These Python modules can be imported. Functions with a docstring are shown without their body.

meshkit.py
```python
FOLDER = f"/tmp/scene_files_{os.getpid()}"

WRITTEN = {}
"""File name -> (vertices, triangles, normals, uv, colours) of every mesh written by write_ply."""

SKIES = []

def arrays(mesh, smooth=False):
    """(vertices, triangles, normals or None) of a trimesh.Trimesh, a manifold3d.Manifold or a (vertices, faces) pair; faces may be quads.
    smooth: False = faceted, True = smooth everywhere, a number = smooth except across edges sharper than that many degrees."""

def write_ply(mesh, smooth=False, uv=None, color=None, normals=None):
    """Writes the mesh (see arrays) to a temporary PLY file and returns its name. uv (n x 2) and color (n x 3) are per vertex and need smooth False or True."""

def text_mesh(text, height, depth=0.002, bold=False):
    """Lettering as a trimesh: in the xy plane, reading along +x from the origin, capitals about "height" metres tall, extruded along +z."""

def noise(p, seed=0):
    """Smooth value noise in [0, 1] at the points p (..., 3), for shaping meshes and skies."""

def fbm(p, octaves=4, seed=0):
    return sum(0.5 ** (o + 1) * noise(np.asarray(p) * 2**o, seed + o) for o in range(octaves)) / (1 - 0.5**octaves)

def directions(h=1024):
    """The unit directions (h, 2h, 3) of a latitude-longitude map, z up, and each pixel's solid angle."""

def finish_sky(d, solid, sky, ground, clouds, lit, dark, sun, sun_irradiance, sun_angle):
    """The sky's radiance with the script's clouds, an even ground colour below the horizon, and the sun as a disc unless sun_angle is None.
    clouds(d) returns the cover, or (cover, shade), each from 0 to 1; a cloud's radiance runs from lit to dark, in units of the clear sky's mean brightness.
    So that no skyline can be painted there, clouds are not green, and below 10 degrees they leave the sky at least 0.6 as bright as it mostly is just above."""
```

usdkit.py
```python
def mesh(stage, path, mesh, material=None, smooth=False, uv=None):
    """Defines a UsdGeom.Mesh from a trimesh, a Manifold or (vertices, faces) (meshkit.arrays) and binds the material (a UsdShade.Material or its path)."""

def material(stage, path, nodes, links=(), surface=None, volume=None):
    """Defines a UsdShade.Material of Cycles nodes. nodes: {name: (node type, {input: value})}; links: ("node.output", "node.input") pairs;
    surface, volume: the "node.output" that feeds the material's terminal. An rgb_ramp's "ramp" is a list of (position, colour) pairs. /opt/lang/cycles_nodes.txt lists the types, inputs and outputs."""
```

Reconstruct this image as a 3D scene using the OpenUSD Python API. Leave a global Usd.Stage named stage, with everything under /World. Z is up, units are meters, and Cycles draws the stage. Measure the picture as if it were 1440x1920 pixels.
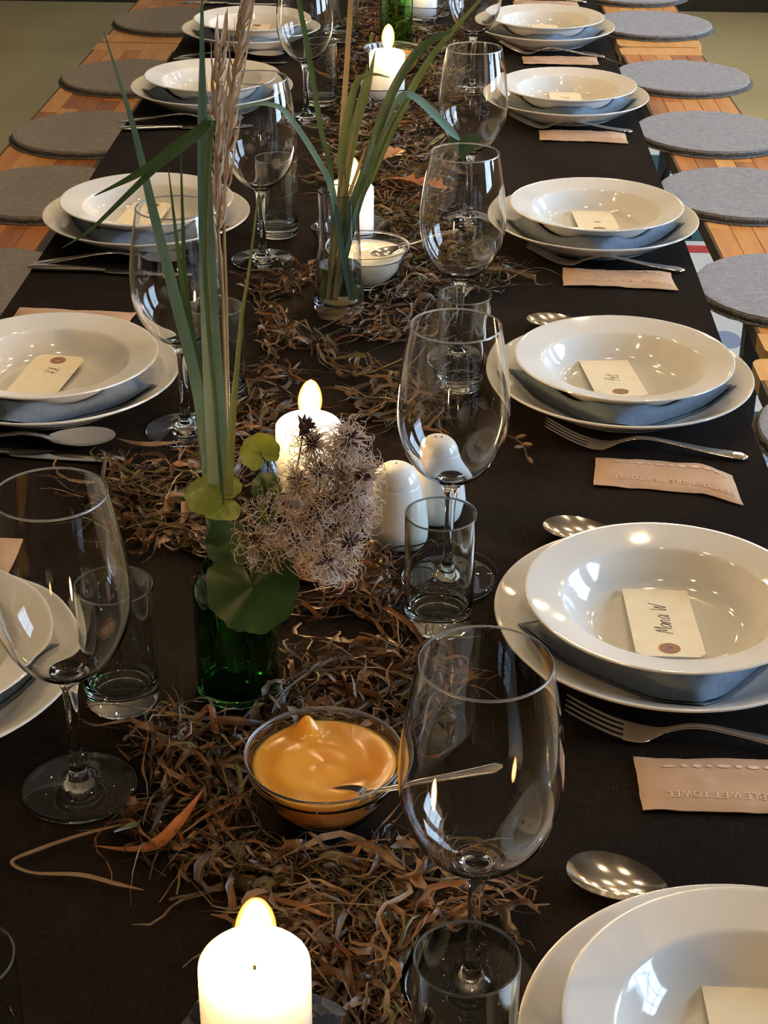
import math, random
import numpy as np
import trimesh
import usdkit
import meshkit
from shapely.geometry import Polygon, Point, box as sbox
from shapely import affinity
from pxr import Gf, Sdf, Usd, UsdGeom, UsdLux, UsdShade, Vt

rnd = random.Random(7)
stage = Usd.Stage.CreateInMemory()
UsdGeom.SetStageUpAxis(stage, UsdGeom.Tokens.z)
UsdGeom.SetStageMetersPerUnit(stage, 1.0)
world = UsdGeom.Xform.Define(stage, '/World')
stage.SetDefaultPrim(world.GetPrim())
TZ = 0.75                                   # height of the table top (m)

# ------------------------------------------------------------------ camera
cam = UsdGeom.Camera.Define(stage, '/World/camera')
cam.CreateProjectionAttr('perspective')
cam.CreateHorizontalApertureAttr(36.0)
cam.CreateVerticalApertureAttr(48.0)
cam.CreateFocalLengthAttr(36.0 * 3077.1 / 1440.0)
cam.CreateClippingRangeAttr(Gf.Vec2f(0.02, 200))
cam.CreateExposureAttr(-0.1)
R_ = (0.9992336, 0.03834993, 0.00784153)
U_ = (-0.02514719, 0.47541266, 0.87940344)
F_ = (-0.0299971, 0.87892666, -0.4760127)
cam.AddTransformOp().Set(Gf.Matrix4d(*R_, 0, *U_, 0, *[-c for c in F_], 0, 0.096, 0.0, TZ + 0.72409, 1))

# ------------------------------------------------------------------ lights
DAY, BULB, FLAME = 24.0, 520.0, 230.0
def rect_light(name, loc, w, h, rot, color, power):
    l = UsdLux.RectLight.Define(stage, '/World/' + name)
    l.CreateWidthAttr(w); l.CreateHeightAttr(h)
    l.CreateColorAttr(Gf.Vec3f(*color)); l.CreateIntensityAttr(power); l.CreateNormalizeAttr(False)
    l.AddTranslateOp().Set(Gf.Vec3d(*loc)); l.AddRotateXYZOp().Set(Gf.Vec3f(*rot))
    return l
WINDOWS = [(1.0, 1.25), (2.75, 1.25), (4.5, 1.25), (6.25, 1.25)]   # (centre y, width) of the windows in the right wall
WZ0, WZ1, WX = 0.75, 2.35, 3.1
for i, (wy, ww) in enumerate(WINDOWS):      # daylight standing in the window openings, shining into the room (-x)
    rect_light('daylight_%d' % i, (WX + 0.16, wy, (WZ0 + WZ1) / 2), WZ1 - WZ0, ww, (0, 90, 0), (0.53, 0.74, 1.0), DAY)

# ------------------------------------------------------------------ materials
LK = '/World/Looks/'
def mat(name, nodes, links, surface='p.BSDF', volume=None):
    return usdkit.material(stage, LK + name, nodes, links, surface=surface, volume=volume)
def plain(name, color, rough=0.5, **kw):
    return mat(name, {'p': ('principled_bsdf', dict(base_color=color, roughness=rough, **kw))}, [])
def speckled(name, stops, scale, rough=0.6, detail=4, stretch=(1, 1, 1), bump=0.0, bscale=None, bdist=0.001, space='object', **kw):
    n = {'c': ('texture_coordinate', {}), 'm': ('mapping', {'scale': stretch}),
         'n': ('noise_texture', {'scale': scale, 'detail': detail}),
         'r': ('rgb_ramp', {'ramp': stops}), 'p': ('principled_bsdf', dict(roughness=rough, **kw))}
    l = [('c.object', 'm.vector'), ('m.vector', 'n.vector'), ('n.fac', 'r.fac'), ('r.color', 'p.base_color')]
    if bump:
        n['n2'] = ('noise_texture', {'scale': bscale or scale * 3, 'detail': 3})
        n['b'] = ('bump', {'strength': bump, 'distance': bdist})
        l += [('m.vector', 'n2.vector'), ('n2.fac', 'b.height'), ('b.normal', 'p.normal')]
    return mat(name, n, l)
def glassy(name, color=(1, 1, 1), ior=1.5, rough=0.0):
    return mat(name, {'p': ('principled_bsdf', dict(base_color=color, roughness=rough, ior=ior, transmission_weight=1.0))}, [])

ceramic = plain('ceramic', (0.67, 0.655, 0.62), 0.07, ior=1.52)
glass = glassy('glass', ior=1.47)
rim_glass = glassy('rim_glass', (1, 1, 1), 1.5, 0.38)
green_glass = glassy('green_glass', (0.16, 0.47, 0.19), 1.5)
tumbler_glass = glassy('tumbler_glass', (0.93, 0.975, 0.945), 1.5)
water_m = glassy('water', (0.93, 0.97, 0.90), 1.33)
steel = plain('steel', (0.78, 0.76, 0.72), 0.13, metallic=1.0)
wax = mat('wax', {'p': ('principled_bsdf', dict(base_color=(0.86, 0.83, 0.77), roughness=0.45, subsurface_weight=0.9, subsurface_radius=(1.0, 0.72, 0.45), subsurface_scale=0.03))}, [])
wick_m = plain('wick', (0.02, 0.015, 0.01), 0.9)
flame_m = mat('flame', {'lw': ('layer_weight', {'blend': 0.5}), 'rc': ('rgb_ramp', {'ramp': [(0.0, (1.0, 0.62, 0.25)), (0.30, (1.0, 0.58, 0.20)), (0.5, (1.0, 0.42, 0.09)), (1.0, (1.0, 0.28, 0.04))]}),
                         'rs': ('rgb_ramp', {'ramp': [(0.0, (1, 1, 1)), (0.18, (0.8, 0.8, 0.8)), (0.34, (0.016, 0.016, 0.016)), (0.6, (0.0075, 0.0075, 0.0075)), (1.0, (0.0015, 0.0015, 0.0015))]}), 'bw': ('rgb_to_bw', {}),
                         'st': ('math', {'math_type': 'multiply', 'value2': FLAME}), 'e': ('emission', {}), 't': ('transparent_bsdf', {}), 'x': ('add_closure', {})},
              [('lw.facing', 'rc.fac'), ('lw.facing', 'rs.fac'), ('rs.color', 'bw.color'), ('bw.val', 'st.value1'), ('st.value', 'e.strength'), ('rc.color', 'e.color'), ('e.emission', 'x.closure1'), ('t.BSDF', 'x.closure2')], surface='x.closure')
bulb_m = mat('bulb', {'e': ('emission', {'color': (1.0, 0.74, 0.42), 'strength': BULB})}, [], surface='e.emission')
orange_m = plain('orange_cream', (0.60, 0.27, 0.032), 0.2, subsurface_weight=0.3, subsurface_radius=(1, 0.5, 0.2), subsurface_scale=0.004)
white_cream = plain('white_cream', (0.80, 0.76, 0.62), 0.25, subsurface_weight=0.3, subsurface_radius=(1, 0.8, 0.6), subsurface_scale=0.004)
tag_m = speckled('tag_card', [(0.3, (0.78, 0.68, 0.48)), (0.7, (0.83, 0.74, 0.55))], 60, 0.8)
ring_m = plain('tag_ring', (0.30, 0.15, 0.085), 0.7)
ink = plain('ink', (0.03, 0.03, 0.04), 0.6)
kraft = speckled('kraft_paper', [(0.25, (0.40, 0.255, 0.165)), (0.5, (0.47, 0.31, 0.205)), (0.8, (0.52, 0.35, 0.24))], 26, 0.62, bump=0.35, bscale=55, bdist=0.002)
white_ink = plain('white_print', (0.66, 0.50, 0.39), 0.6)
napkin_m = speckled('napkin', [(0.3, (0.15, 0.19, 0.245)), (0.7, (0.19, 0.235, 0.295))], 160, 0.85, bump=0.3, bscale=700, bdist=0.0006)
felt = speckled('felt', [(0.25, (0.20, 0.182, 0.175)), (0.5, (0.265, 0.243, 0.235)), (0.78, (0.335, 0.31, 0.30))], 95, 0.95, detail=6, bump=0.9, bscale=420, bdist=0.003, sheen_weight=0.25)
felt_edge = speckled('felt_edge', [(0.3, (0.06, 0.055, 0.05)), (0.6, (0.15, 0.14, 0.13)), (0.8, (0.26, 0.25, 0.25))], 240, 0.95, detail=6, bump=1.0, bscale=420, bdist=0.004)
def woodm(name, a, b, c):
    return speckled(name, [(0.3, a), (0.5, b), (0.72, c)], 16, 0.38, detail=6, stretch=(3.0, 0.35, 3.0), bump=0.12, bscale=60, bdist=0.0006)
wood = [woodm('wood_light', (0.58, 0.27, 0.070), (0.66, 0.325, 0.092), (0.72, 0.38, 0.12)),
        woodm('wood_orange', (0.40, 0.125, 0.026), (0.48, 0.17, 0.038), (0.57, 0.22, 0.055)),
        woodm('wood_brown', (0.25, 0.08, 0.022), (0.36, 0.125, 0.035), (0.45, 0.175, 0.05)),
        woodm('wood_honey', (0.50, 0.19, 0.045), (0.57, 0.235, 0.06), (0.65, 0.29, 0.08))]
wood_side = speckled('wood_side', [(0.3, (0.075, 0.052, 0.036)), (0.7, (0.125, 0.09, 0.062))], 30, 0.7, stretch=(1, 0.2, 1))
black_metal = plain('black_metal', (0.012, 0.012, 0.014), 0.45)
dark_wood = speckled('dark_wood', [(0.3, (0.05, 0.035, 0.022)), (0.7, (0.09, 0.062, 0.04))], 10, 0.5, stretch=(3, 0.3, 3))
floor_m = speckled('floor_epoxy', [(0.3, (0.42, 0.345, 0.165)), (0.5, (0.47, 0.385, 0.185)), (0.75, (0.51, 0.42, 0.21))], 2.2, 0.42, detail=5)
wall_dark = speckled('wall_dark', [(0.3, (0.016, 0.020, 0.018)), (0.7, (0.026, 0.030, 0.026))], 3, 0.6)
wall_warm = speckled('wall_warm', [(0.3, (0.30, 0.21, 0.12)), (0.7, (0.36, 0.26, 0.15))], 2, 0.7)
wall_pale = speckled('wall_pale', [(0.3, (0.60, 0.55, 0.47)), (0.7, (0.66, 0.61, 0.53))], 2, 0.7)
ceil_m = speckled('ceiling_board', [(0.3, (0.09, 0.066, 0.045)), (0.7, (0.12, 0.09, 0.06))], 2, 0.8)
trim_m = plain('trim_dark', (0.02, 0.018, 0.015), 0.5)
frame_m = plain('window_paint', (0.60, 0.58, 0.54), 0.5)
mat_white = speckled('mat_white', [(0.3, (0.70, 0.68, 0.60)), (0.7, (0.76, 0.74, 0.66))], 5, 0.6)
mat_teal = plain('mat_teal', (0.015, 0.085, 0.10), 0.6)
mat_red = plain('mat_red', (0.60, 0.045, 0.045), 0.6)
mat_blue = plain('mat_blue', (0.27, 0.33, 0.45), 0.6)
pane_m = mat('window_pane', {'t': ('transparent_bsdf', {}), 'g': ('glossy_bsdf', {'roughness': 0.02}), 'f': ('fresnel', {'IOR': 1.45}), 'x': ('mix_closure', {})},
             [('f.fac', 'x.fac'), ('t.BSDF', 'x.closure1'), ('g.BSDF', 'x.closure2')], surface='x.closure')
cloth_m = mat('table_linen', {
    'c': ('texture_coordinate', {}),
    'ma': ('mapping', {'scale': (1400.0, 60.0, 60.0)}), 'mb': ('mapping', {'scale': (60.0, 1400.0, 60.0)}),
    'w1': ('noise_texture', {'scale': 1.0, 'detail': 2}), 'w2': ('noise_texture', {'scale': 1.0, 'detail': 2}),
    'a': ('math', {'math_type': 'add'}), 'n': ('noise_texture', {'scale': 9.0, 'detail': 6}),
    'h': ('math', {'math_type': 'multiply', 'value2': 0.5}),
    'r': ('rgb_ramp', {'ramp': [(0.2, (0.0062, 0.0042, 0.0031)), (0.5, (0.0100, 0.0069, 0.0051)), (0.8, (0.0165, 0.0115, 0.0083))]}),
    'mx': ('mix_color', {'blend_type': 'multiply', 'fac': 0.8}),
    'r2': ('rgb_ramp', {'ramp': [(0.36, (0.25, 0.25, 0.25)), (0.64, (1.9, 1.8, 1.7))]}),
    'b': ('bump', {'strength': 0.35, 'distance': 0.0008}),
    'p': ('principled_bsdf', {'roughness': 0.9, 'specular_ior_level': 0.08})},
    [('c.object', 'ma.vector'), ('c.object', 'mb.vector'), ('ma.vector', 'w1.vector'), ('mb.vector', 'w2.vector'), ('c.object', 'n.vector'), ('w1.fac', 'a.value1'), ('w2.fac', 'a.value2'),
     ('a.value', 'h.value1'), ('h.value', 'b.height'), ('b.normal', 'p.normal'), ('n.fac', 'r.fac'), ('r.color', 'mx.a'),
     ('h.value', 'r2.fac'), ('r2.color', 'mx.b'), ('mx.result', 'p.base_color')])
def leafm(name, stops, rough=0.42, trans=0.25, scale=30, **kw):
    return mat(name, {'c': ('texture_coordinate', {}), 'n': ('noise_texture', {'scale': scale, 'detail': 4}), 'r': ('rgb_ramp', {'ramp': stops}),
                      'p': ('principled_bsdf', {'roughness': rough, **kw}), 't': ('translucent_bsdf', {}), 'x': ('mix_closure', {'fac': trans})},
               [('c.object', 'n.vector'), ('n.fac', 'r.fac'), ('r.color', 'p.base_color'), ('r.color', 't.color'), ('p.BSDF', 'x.closure1'), ('t.BSDF', 'x.closure2')], surface='x.closure')
dry = [leafm('dry_brown', [(0.3, (0.075, 0.040, 0.020)), (0.7, (0.15, 0.082, 0.040))]),
       leafm('dry_tan', [(0.3, (0.17, 0.100, 0.050)), (0.7, (0.27, 0.17, 0.088))]),
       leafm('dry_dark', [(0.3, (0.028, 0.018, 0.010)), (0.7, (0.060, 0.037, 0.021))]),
       leafm('dry_rust', [(0.3, (0.15, 0.060, 0.023)), (0.7, (0.26, 0.115, 0.042))]),
       leafm('dry_olive', [(0.3, (0.075, 0.068, 0.020)), (0.7, (0.15, 0.135, 0.042))]),
       leafm('dry_grey', [(0.3, (0.10, 0.075, 0.056)), (0.7, (0.17, 0.13, 0.098))])]
rust_bright = leafm('rust_bright', [(0.3, (0.30, 0.095, 0.030)), (0.7, (0.44, 0.17, 0.055))])
grass_blue = leafm('grass_blue', [(0.3, (0.10, 0.185, 0.145)), (0.7, (0.155, 0.265, 0.205))], 0.4, 0.2)
grass_dark = leafm('grass_dark', [(0.3, (0.045, 0.085, 0.035)), (0.7, (0.085, 0.14, 0.055))], 0.4, 0.2)
grass_mid = leafm('grass_mid', [(0.3, (0.10, 0.135, 0.04)), (0.7, (0.19, 0.215, 0.07))], 0.4, 0.25)
straw = leafm('straw', [(0.3, (0.33, 0.21, 0.085)), (0.7, (0.45, 0.31, 0.14))], 0.5, 0.25)
seed_m = leafm('seed_husk', [(0.3, (0.36, 0.235, 0.14)), (0.7, (0.52, 0.37, 0.24))], 0.55, 0.25, 60)
leaf_lime = leafm('leaf_lime', [(0.35, (0.16, 0.20, 0.025)), (0.65, (0.28, 0.30, 0.035))], 0.4, 0.35, 45)
leaf_green = leafm('leaf_green', [(0.35, (0.014, 0.042, 0.013)), (0.6, (0.028, 0.068, 0.018)), (0.80, (0.15, 0.20, 0.035))], 0.35, 0.25, 28)
leaf_deep = leafm('leaf_deep', [(0.35, (0.035, 0.075, 0.028)), (0.7, (0.075, 0.125, 0.045))], 0.4, 0.3, 30)
plume_m = leafm('plume', [(0.3, (0.60, 0.50, 0.43)), (0.7, (0.78, 0.68, 0.60))], 0.5, 0.4, 80)
core_m = plain('seed_core', (0.050, 0.018, 0.026), 0.7)
twig_m = plain('twig', (0.10, 0.055, 0.035), 0.7)

# ------------------------------------------------------------------ naming and prims
taken = {}
def free(path):
    k = taken.get(path, 0); taken[path] = k + 1
    return path if k == 0 else '%s_%03d' % (path, k)
def parent_path(parent):
    return '/World' if parent is None else str(parent.GetPath())
def tag(o, label=None, cat=None, group=None, kind=None):
    for k, v in (('label', label), ('category', cat), ('group', group), ('kind', kind)):
        if v: o.SetCustomDataByKey(k, v)
    return o
def obj(name, mesh, m, parent=None, smooth=40, label=None, cat=None, group=None, kind=None, loc=None, rz=None):
    p = usdkit.mesh(stage, free(parent_path(parent) + '/' + name), mesh, m, smooth=smooth)
    if loc is not None: p.AddTranslateOp().Set(Gf.Vec3d(*map(float, loc)))
    if rz is not None: p.AddRotateZOp().Set(float(rz))
    return tag(p.GetPrim(), label, cat, group, kind)
def thing(name, label=None, cat=None, loc=(0, 0, 0), rz=0, group=None, parent=None, kind=None):
    x = UsdGeom.Xform.Define(stage, free(parent_path(parent) + '/' + name))
    if parent is None:
        x.AddTranslateOp().Set(Gf.Vec3d(*map(float, loc))); x.AddRotateZOp().Set(float(rz))
    return tag(x.GetPrim(), label, cat, group, kind)
def dup(src, loc, rz=0, label=None, group=None):
    d = src.GetCustomData()
    base = src.GetName()
    while base[-4:-3] == '_' and base[-3:].isdigit(): base = base[:-4]
    x = UsdGeom.Xform.Define(stage, free('/World/' + base))
    x.GetPrim().GetReferences().AddInternalReference(src.GetPath())
    x.GetPrim().SetInstanceable(True)
    x.ClearXformOpOrder()
    for n in ('xformOp:translate', 'xformOp:rotateZ'):
        pass
    t = x.GetPrim().GetAttribute('xformOp:translate'); t.Set(Gf.Vec3d(*map(float, loc)))
    x.GetPrim().GetAttribute('xformOp:rotateZ').Set(float(rz))
    x.GetXformOpOrderAttr().Set(['xformOp:translate', 'xformOp:rotateZ'])
    return tag(x.GetPrim(), label or d['label'], d['category'], group or d.get('group'))
class Repeat:
    """The first call builds the thing, later calls reference it."""
    def __init__(self, build): self.build, self.first = build, None
    def __call__(self, loc, rz, label, group=None):
        if self.first is None:
            self.first = self.build(loc, rz, label, group); return self.first
        return dup(self.first, loc, rz, label, group)
ORD = ['nearest to the camera', 'second from the front', 'third from the front', 'fourth from the front', 'fifth from the front', 'sixth from the front', 'seventh from the front']

# ------------------------------------------------------------------ shape helpers
def smoothline(pts, n=8):
    """Catmull-Rom through the points (closed = False)."""
    p = np.asarray(pts, float); p = np.vstack([2 * p[0] - p[1], p, 2 * p[-1] - p[-2]])
    out = []
    for i in range(1, len(p) - 2):
        t = np.linspace(0, 1, n, endpoint=False)[:, None]
        a, b, c, d = p[i - 1], p[i], p[i + 1], p[i + 2]
        out.append(0.5 * (2 * b + (c - a) * t + (2 * a - 5 * b + 4 * c - d) * t * t + (3 * b - a - 3 * c + d) * t ** 3))
    return np.vstack(out + [p[-2][None]])
def lathe(prof, seg=64, radius=None):
    """Surface of revolution of (r, z) points, listed so that the outside is on the right when going up; radius(theta) scales r."""
    prof = np.asarray(prof, float); n = len(prof)
    th = np.linspace(0, 2 * np.pi, seg, endpoint=False)
    k = np.ones(seg) if radius is None else radius(th)
    v = np.stack([prof[None, :, 0] * (np.cos(th) * k)[:, None], prof[None, :, 0] * (np.sin(th) * k)[:, None], np.repeat(prof[None, :, 1], seg, 0)], -1).reshape(-1, 3)
    i = np.arange(seg)[:, None] * n; j = np.roll(np.arange(seg), -1)[:, None] * n; c = np.arange(n - 1)[None]
    f = np.concatenate([np.stack([i + c, j + c, j + c + 1], -1).reshape(-1, 3), np.stack([i + c, j + c + 1, i + c + 1], -1).reshape(-1, 3)])
    m = trimesh.Trimesh(v, f, process=False); m.merge_vertices(); m.update_faces(m.nondegenerate_faces()); m.remove_unreferenced_vertices()
    return m
def ribbon(pts, width, normal=(0, -1, 0.3), twist=None, fold=0.15):
    """A leaf blade: three points across, folded a little along its midrib."""
    p = np.asarray(pts, float); n = len(p)
    t = np.gradient(p, axis=0); t /= np.linalg.norm(t, axis=1, keepdims=True) + 1e-12
    nn = np.broadcast_to(np.asarray(normal, float), p.shape).copy()
    nn -= (nn * t).sum(1, keepdims=True) * t; nn /= np.linalg.norm(nn, axis=1, keepdims=True) + 1e-12
    s = np.cross(t, nn)
    if twist is not None:
        a = np.asarray(twist)[:, None]; s, nn = s * np.cos(a) + nn * np.sin(a), nn * np.cos(a) - s * np.sin(a)
    w = np.broadcast_to(np.asarray(width, float), (n,))[:, None]
    v = np.stack([p - s * w / 2 + nn * w * fold, p, p + s * w / 2 + nn * w * fold], 1).reshape(-1, 3)
    f = []
    for i in range(n - 1):
        for c in range(2):
            a = i * 3 + c
            f += [(a, a + 1, a + 4), (a, a + 4, a + 3)]
    return trimesh.Trimesh(v, f, process=False)
def tube(pts, r, k=6, caps=True):
    p = np.asarray(pts, float); n = len(p); r = np.broadcast_to(np.asarray(r, float), (n,))
    t = np.gradient(p, axis=0); t /= np.linalg.norm(t, axis=1, keepdims=True) + 1e-12
    ref = np.array([0.0, 0, 1]) if abs(t[0, 2]) < 0.9 else np.array([1.0, 0, 0])
    a = np.cross(t, ref); a /= np.linalg.norm(a, axis=1, keepdims=True) + 1e-12; b = np.cross(a, t)
    th = np.arange(k) / k * 2 * np.pi
    v = (p[:, None] + r[:, None, None] * (a[:, None] * np.cos(th)[None, :, None] - b[:, None] * np.sin(th)[None, :, None])).reshape(-1, 3)
    f = []
    for i in range(n - 1):
        for c in range(k):
            x, y = i * k + c, i * k + (c + 1) % k
            f += [(x, y, y + k), (x, y + k, x + k)]
    if caps:
        v = np.vstack([v, p[0], p[-1]]); e = len(v) - 2
        for c in range(k):
            f += [(e, (c + 1) % k, c), (e + 1, (n - 1) * k + c, (n - 1) * k + (c + 1) % k)]
    return trimesh.Trimesh(v, f, process=False)
def loft(path, w, t, k=10, side=(0, 1, 0), power=2.6):
    """Flattened bar along a path in x-z: width w across, thickness t."""
    p = np.asarray(path, float); n = len(p)
    tg = np.gradient(p, axis=0); tg /= np.linalg.norm(tg, axis=1, keepdims=True)
    s = np.broadcast_to(np.asarray(side, float), p.shape); up = np.cross(tg, s)
    th = np.arange(k) / k * 2 * np.pi; cx = np.sign(np.cos(th)) * np.abs(np.cos(th)) ** (2 / power); sx = np.sign(np.sin(th)) * np.abs(np.sin(th)) ** (2 / power)
    w = np.broadcast_to(np.asarray(w, float), (n,)); t = np.broadcast_to(np.asarray(t, float), (n,))
    v = (p[:, None] + s[:, None] * (cx[None] * w[:, None] / 2)[..., None] + up[:, None] * (sx[None] * t[:, None] / 2)[..., None]).reshape(-1, 3)
    f = []
    for i in range(n - 1):
        for c in range(k):
            x, y = i * k + c, i * k + (c + 1) % k
            f += [(x, y, y + k), (x, y + k, x + k)]
    v = np.vstack([v, p[0], p[-1]]); e = len(v) - 2
    for c in range(k):
        f += [(e, (c + 1) % k, c), (e + 1, (n - 1) * k + c, (n - 1) * k + (c + 1) % k)]
    m = trimesh.Trimesh(v, f, process=False)
    if m.volume < 0: m.invert()
    return m
def bx(x0, y0, z0, x1, y1, z1):
    return trimesh.creation.box(bounds=[(min(x0, x1), min(y0, y1), min(z0, z1)), (max(x0, x1), max(y0, y1), max(z0, z1))])
def chamfer_box(x0, y0, z0, x1, y1, z1, c=0.001):
    lo, hi = np.array([x0, y0, z0]), np.array([x1, y1, z1]); v = []
    for k in range(3):
        for s in np.ndindex(2, 2, 2):
            q = np.where(np.array(s) == 1, hi - c, lo + c); q[k] = hi[k] if s[k] else lo[k]; v.append(q)
    return trimesh.convex.convex_hull(np.array(v))
def plate_poly(poly, h):
    g = trimesh.creation.extrude_polygon(poly, h, engine='earcut')
    return g
def cat(parts): return trimesh.util.concatenate(parts)
def xf(m, loc=(0, 0, 0), rz=0, rx=0, ry=0, s=1.0):
    m = m.copy()
    M = trimesh.transformations.euler_matrix(math.radians(rx), math.radians(ry), math.radians(rz), 'sxyz')
    m.apply_scale(s); m.apply_transform(M); m.apply_translation(loc)
    return m

# ------------------------------------------------------------------ the room
X0, X1, Y0, Y1, H = -4.2, WX, -1.6, 7.40, 3.1
T = 0.14
obj('floor', bx(X0 - T, Y0 - T, -0.1, X1 + T, Y1 + T, 0), floor_m, smooth=False, kind='structure', label='olive green sealed concrete floor')
obj('ceiling', bx(X0 - T, Y0 - T, H, X1 + T, Y1 + T, H + 0.1), ceil_m, smooth=False, kind='structure')
obj('wall_back', bx(X0 - T, Y1, 0, X1 + T, Y1 + T, H), wall_pale, smooth=False, kind='structure', label='far wall of the hall, above a dark wainscot')
obj('trim_1', bx(X0, Y1 - 0.02, 0, X1, Y1, 0.95), wall_dark, smooth=False, kind='structure', label='dark wainscot along the far wall')
obj('wall_front', bx(X0 - T, Y0 - T, 0, X1 + T, Y0, H), wall_dark, smooth=False, kind='structure')
obj('wall_left', bx(X0 - T, Y0, 0, X0, Y1, H), wall_warm, smooth=False, kind='structure')
ys = [Y0] + sum([[c - w / 2, c + w / 2] for c, w in WINDOWS], []) + [Y1]
seg = [bx(X1, Y0, 0, X1 + T, Y1, WZ0), bx(X1, Y0, WZ1, X1 + T, Y1, H)] + [bx(X1, ys[i], WZ0, X1 + T, ys[i + 1], WZ1) for i in range(0, len(ys), 2)]
obj('wall_right', cat(seg), wall_warm, smooth=False, kind='structure')
obj('baseboard_back', bx(X0, Y1 - 0.035, 0, X1, Y1 - 0.02, 0.09), trim_m, smooth=False, kind='structure')
for i, (c, w) in enumerate(WINDOWS):
    win = thing('window_%d' % (i + 1), 'tall paned window in the right wall', kind='structure')
    a, b = c - w / 2, c + w / 2
    fr = [bx(X1 + 0.03, a, WZ0, X1 + 0.10, a + 0.06, WZ1), bx(X1 + 0.03, b - 0.06, WZ0, X1 + 0.10, b, WZ1), bx(X1 + 0.03, a + 0.06, WZ0, X1 + 0.10, b - 0.06, WZ0 + 0.06), bx(X1 + 0.03, a + 0.06, WZ1 - 0.06, X1 + 0.10, b - 0.06, WZ1)]
    obj('frame', cat(fr), frame_m, win, smooth=False)
    for k in (1, 2): obj('glazing_bar', bx(X1 + 0.04, a + w * k / 3 - 0.015, WZ0 + 0.06, X1 + 0.09, a + w * k / 3 + 0.015, WZ1 - 0.06), frame_m, win, smooth=False)
    for k in (1, 2): obj('glazing_bar', bx(X1 + 0.042, a + 0.06, WZ0 + (WZ1 - WZ0) * k / 3 - 0.015, X1 + 0.088, b - 0.06, WZ0 + (WZ1 - WZ0) * k / 3 + 0.015), frame_m, win, smooth=False)
    obj('pane', bx(X1 + 0.062, a + 0.06, WZ0 + 0.06, X1 + 0.068, b - 0.06, WZ1 - 0.06), pane_m, win, smooth=False)

# hanging lamps: small bare bulbs
def build_lamp(loc, rz, label, group):
    t = thing('pendant_lamp', label, 'lamp', loc, rz, group)
    z0 = H - loc[2]
    obj('cord', tube([(0, 0, 0.12), (0, 0, z0 * 0.5), (0, 0, z0)], 0.003), black_metal, t)
    obj('socket', lathe([(0, 0.045), (0.017, 0.045), (0.019, 0.06), (0.019, 0.10), (0.008, 0.125), (0, 0.125)], 16), black_metal, t)
    obj('bulb', trimesh.creation.icosphere(2, 0.024), bulb_m, t, smooth=True)
    return t
lamp = Repeat(build_lamp)
LAMPS = [(-0.30, 0.75, 2.35), (0.45, 0.9, 2.45), (-0.55, 1.5, 2.4), (0.10, 1.75, 2.5), (0.60, 2.1, 2.35), (-0.25, 2.55, 2.4), (0.0, 2.9, 2.45), (0.65, 3.2, 2.4), (-0.3, 3.6, 2.45), (0.45, 4.1, 2.45), (0.8, 4.7, 2.4), (1.5, 5.2, 2.3), (1.7, 4.4, 2.35),
         (1.5, 3.6, 2.4), (1.8, 6.3, 2.2), (2.3, 5.0, 2.2), (2.2, 3.9, 2.3), (0.6, 6.1, 2.3)]
for k, (x, y, z) in enumerate(LAMPS):
    lamp((x, y, z), 0, 'bare bulb hanging lamp above the long table', 'hanging bulbs above the table')

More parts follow.
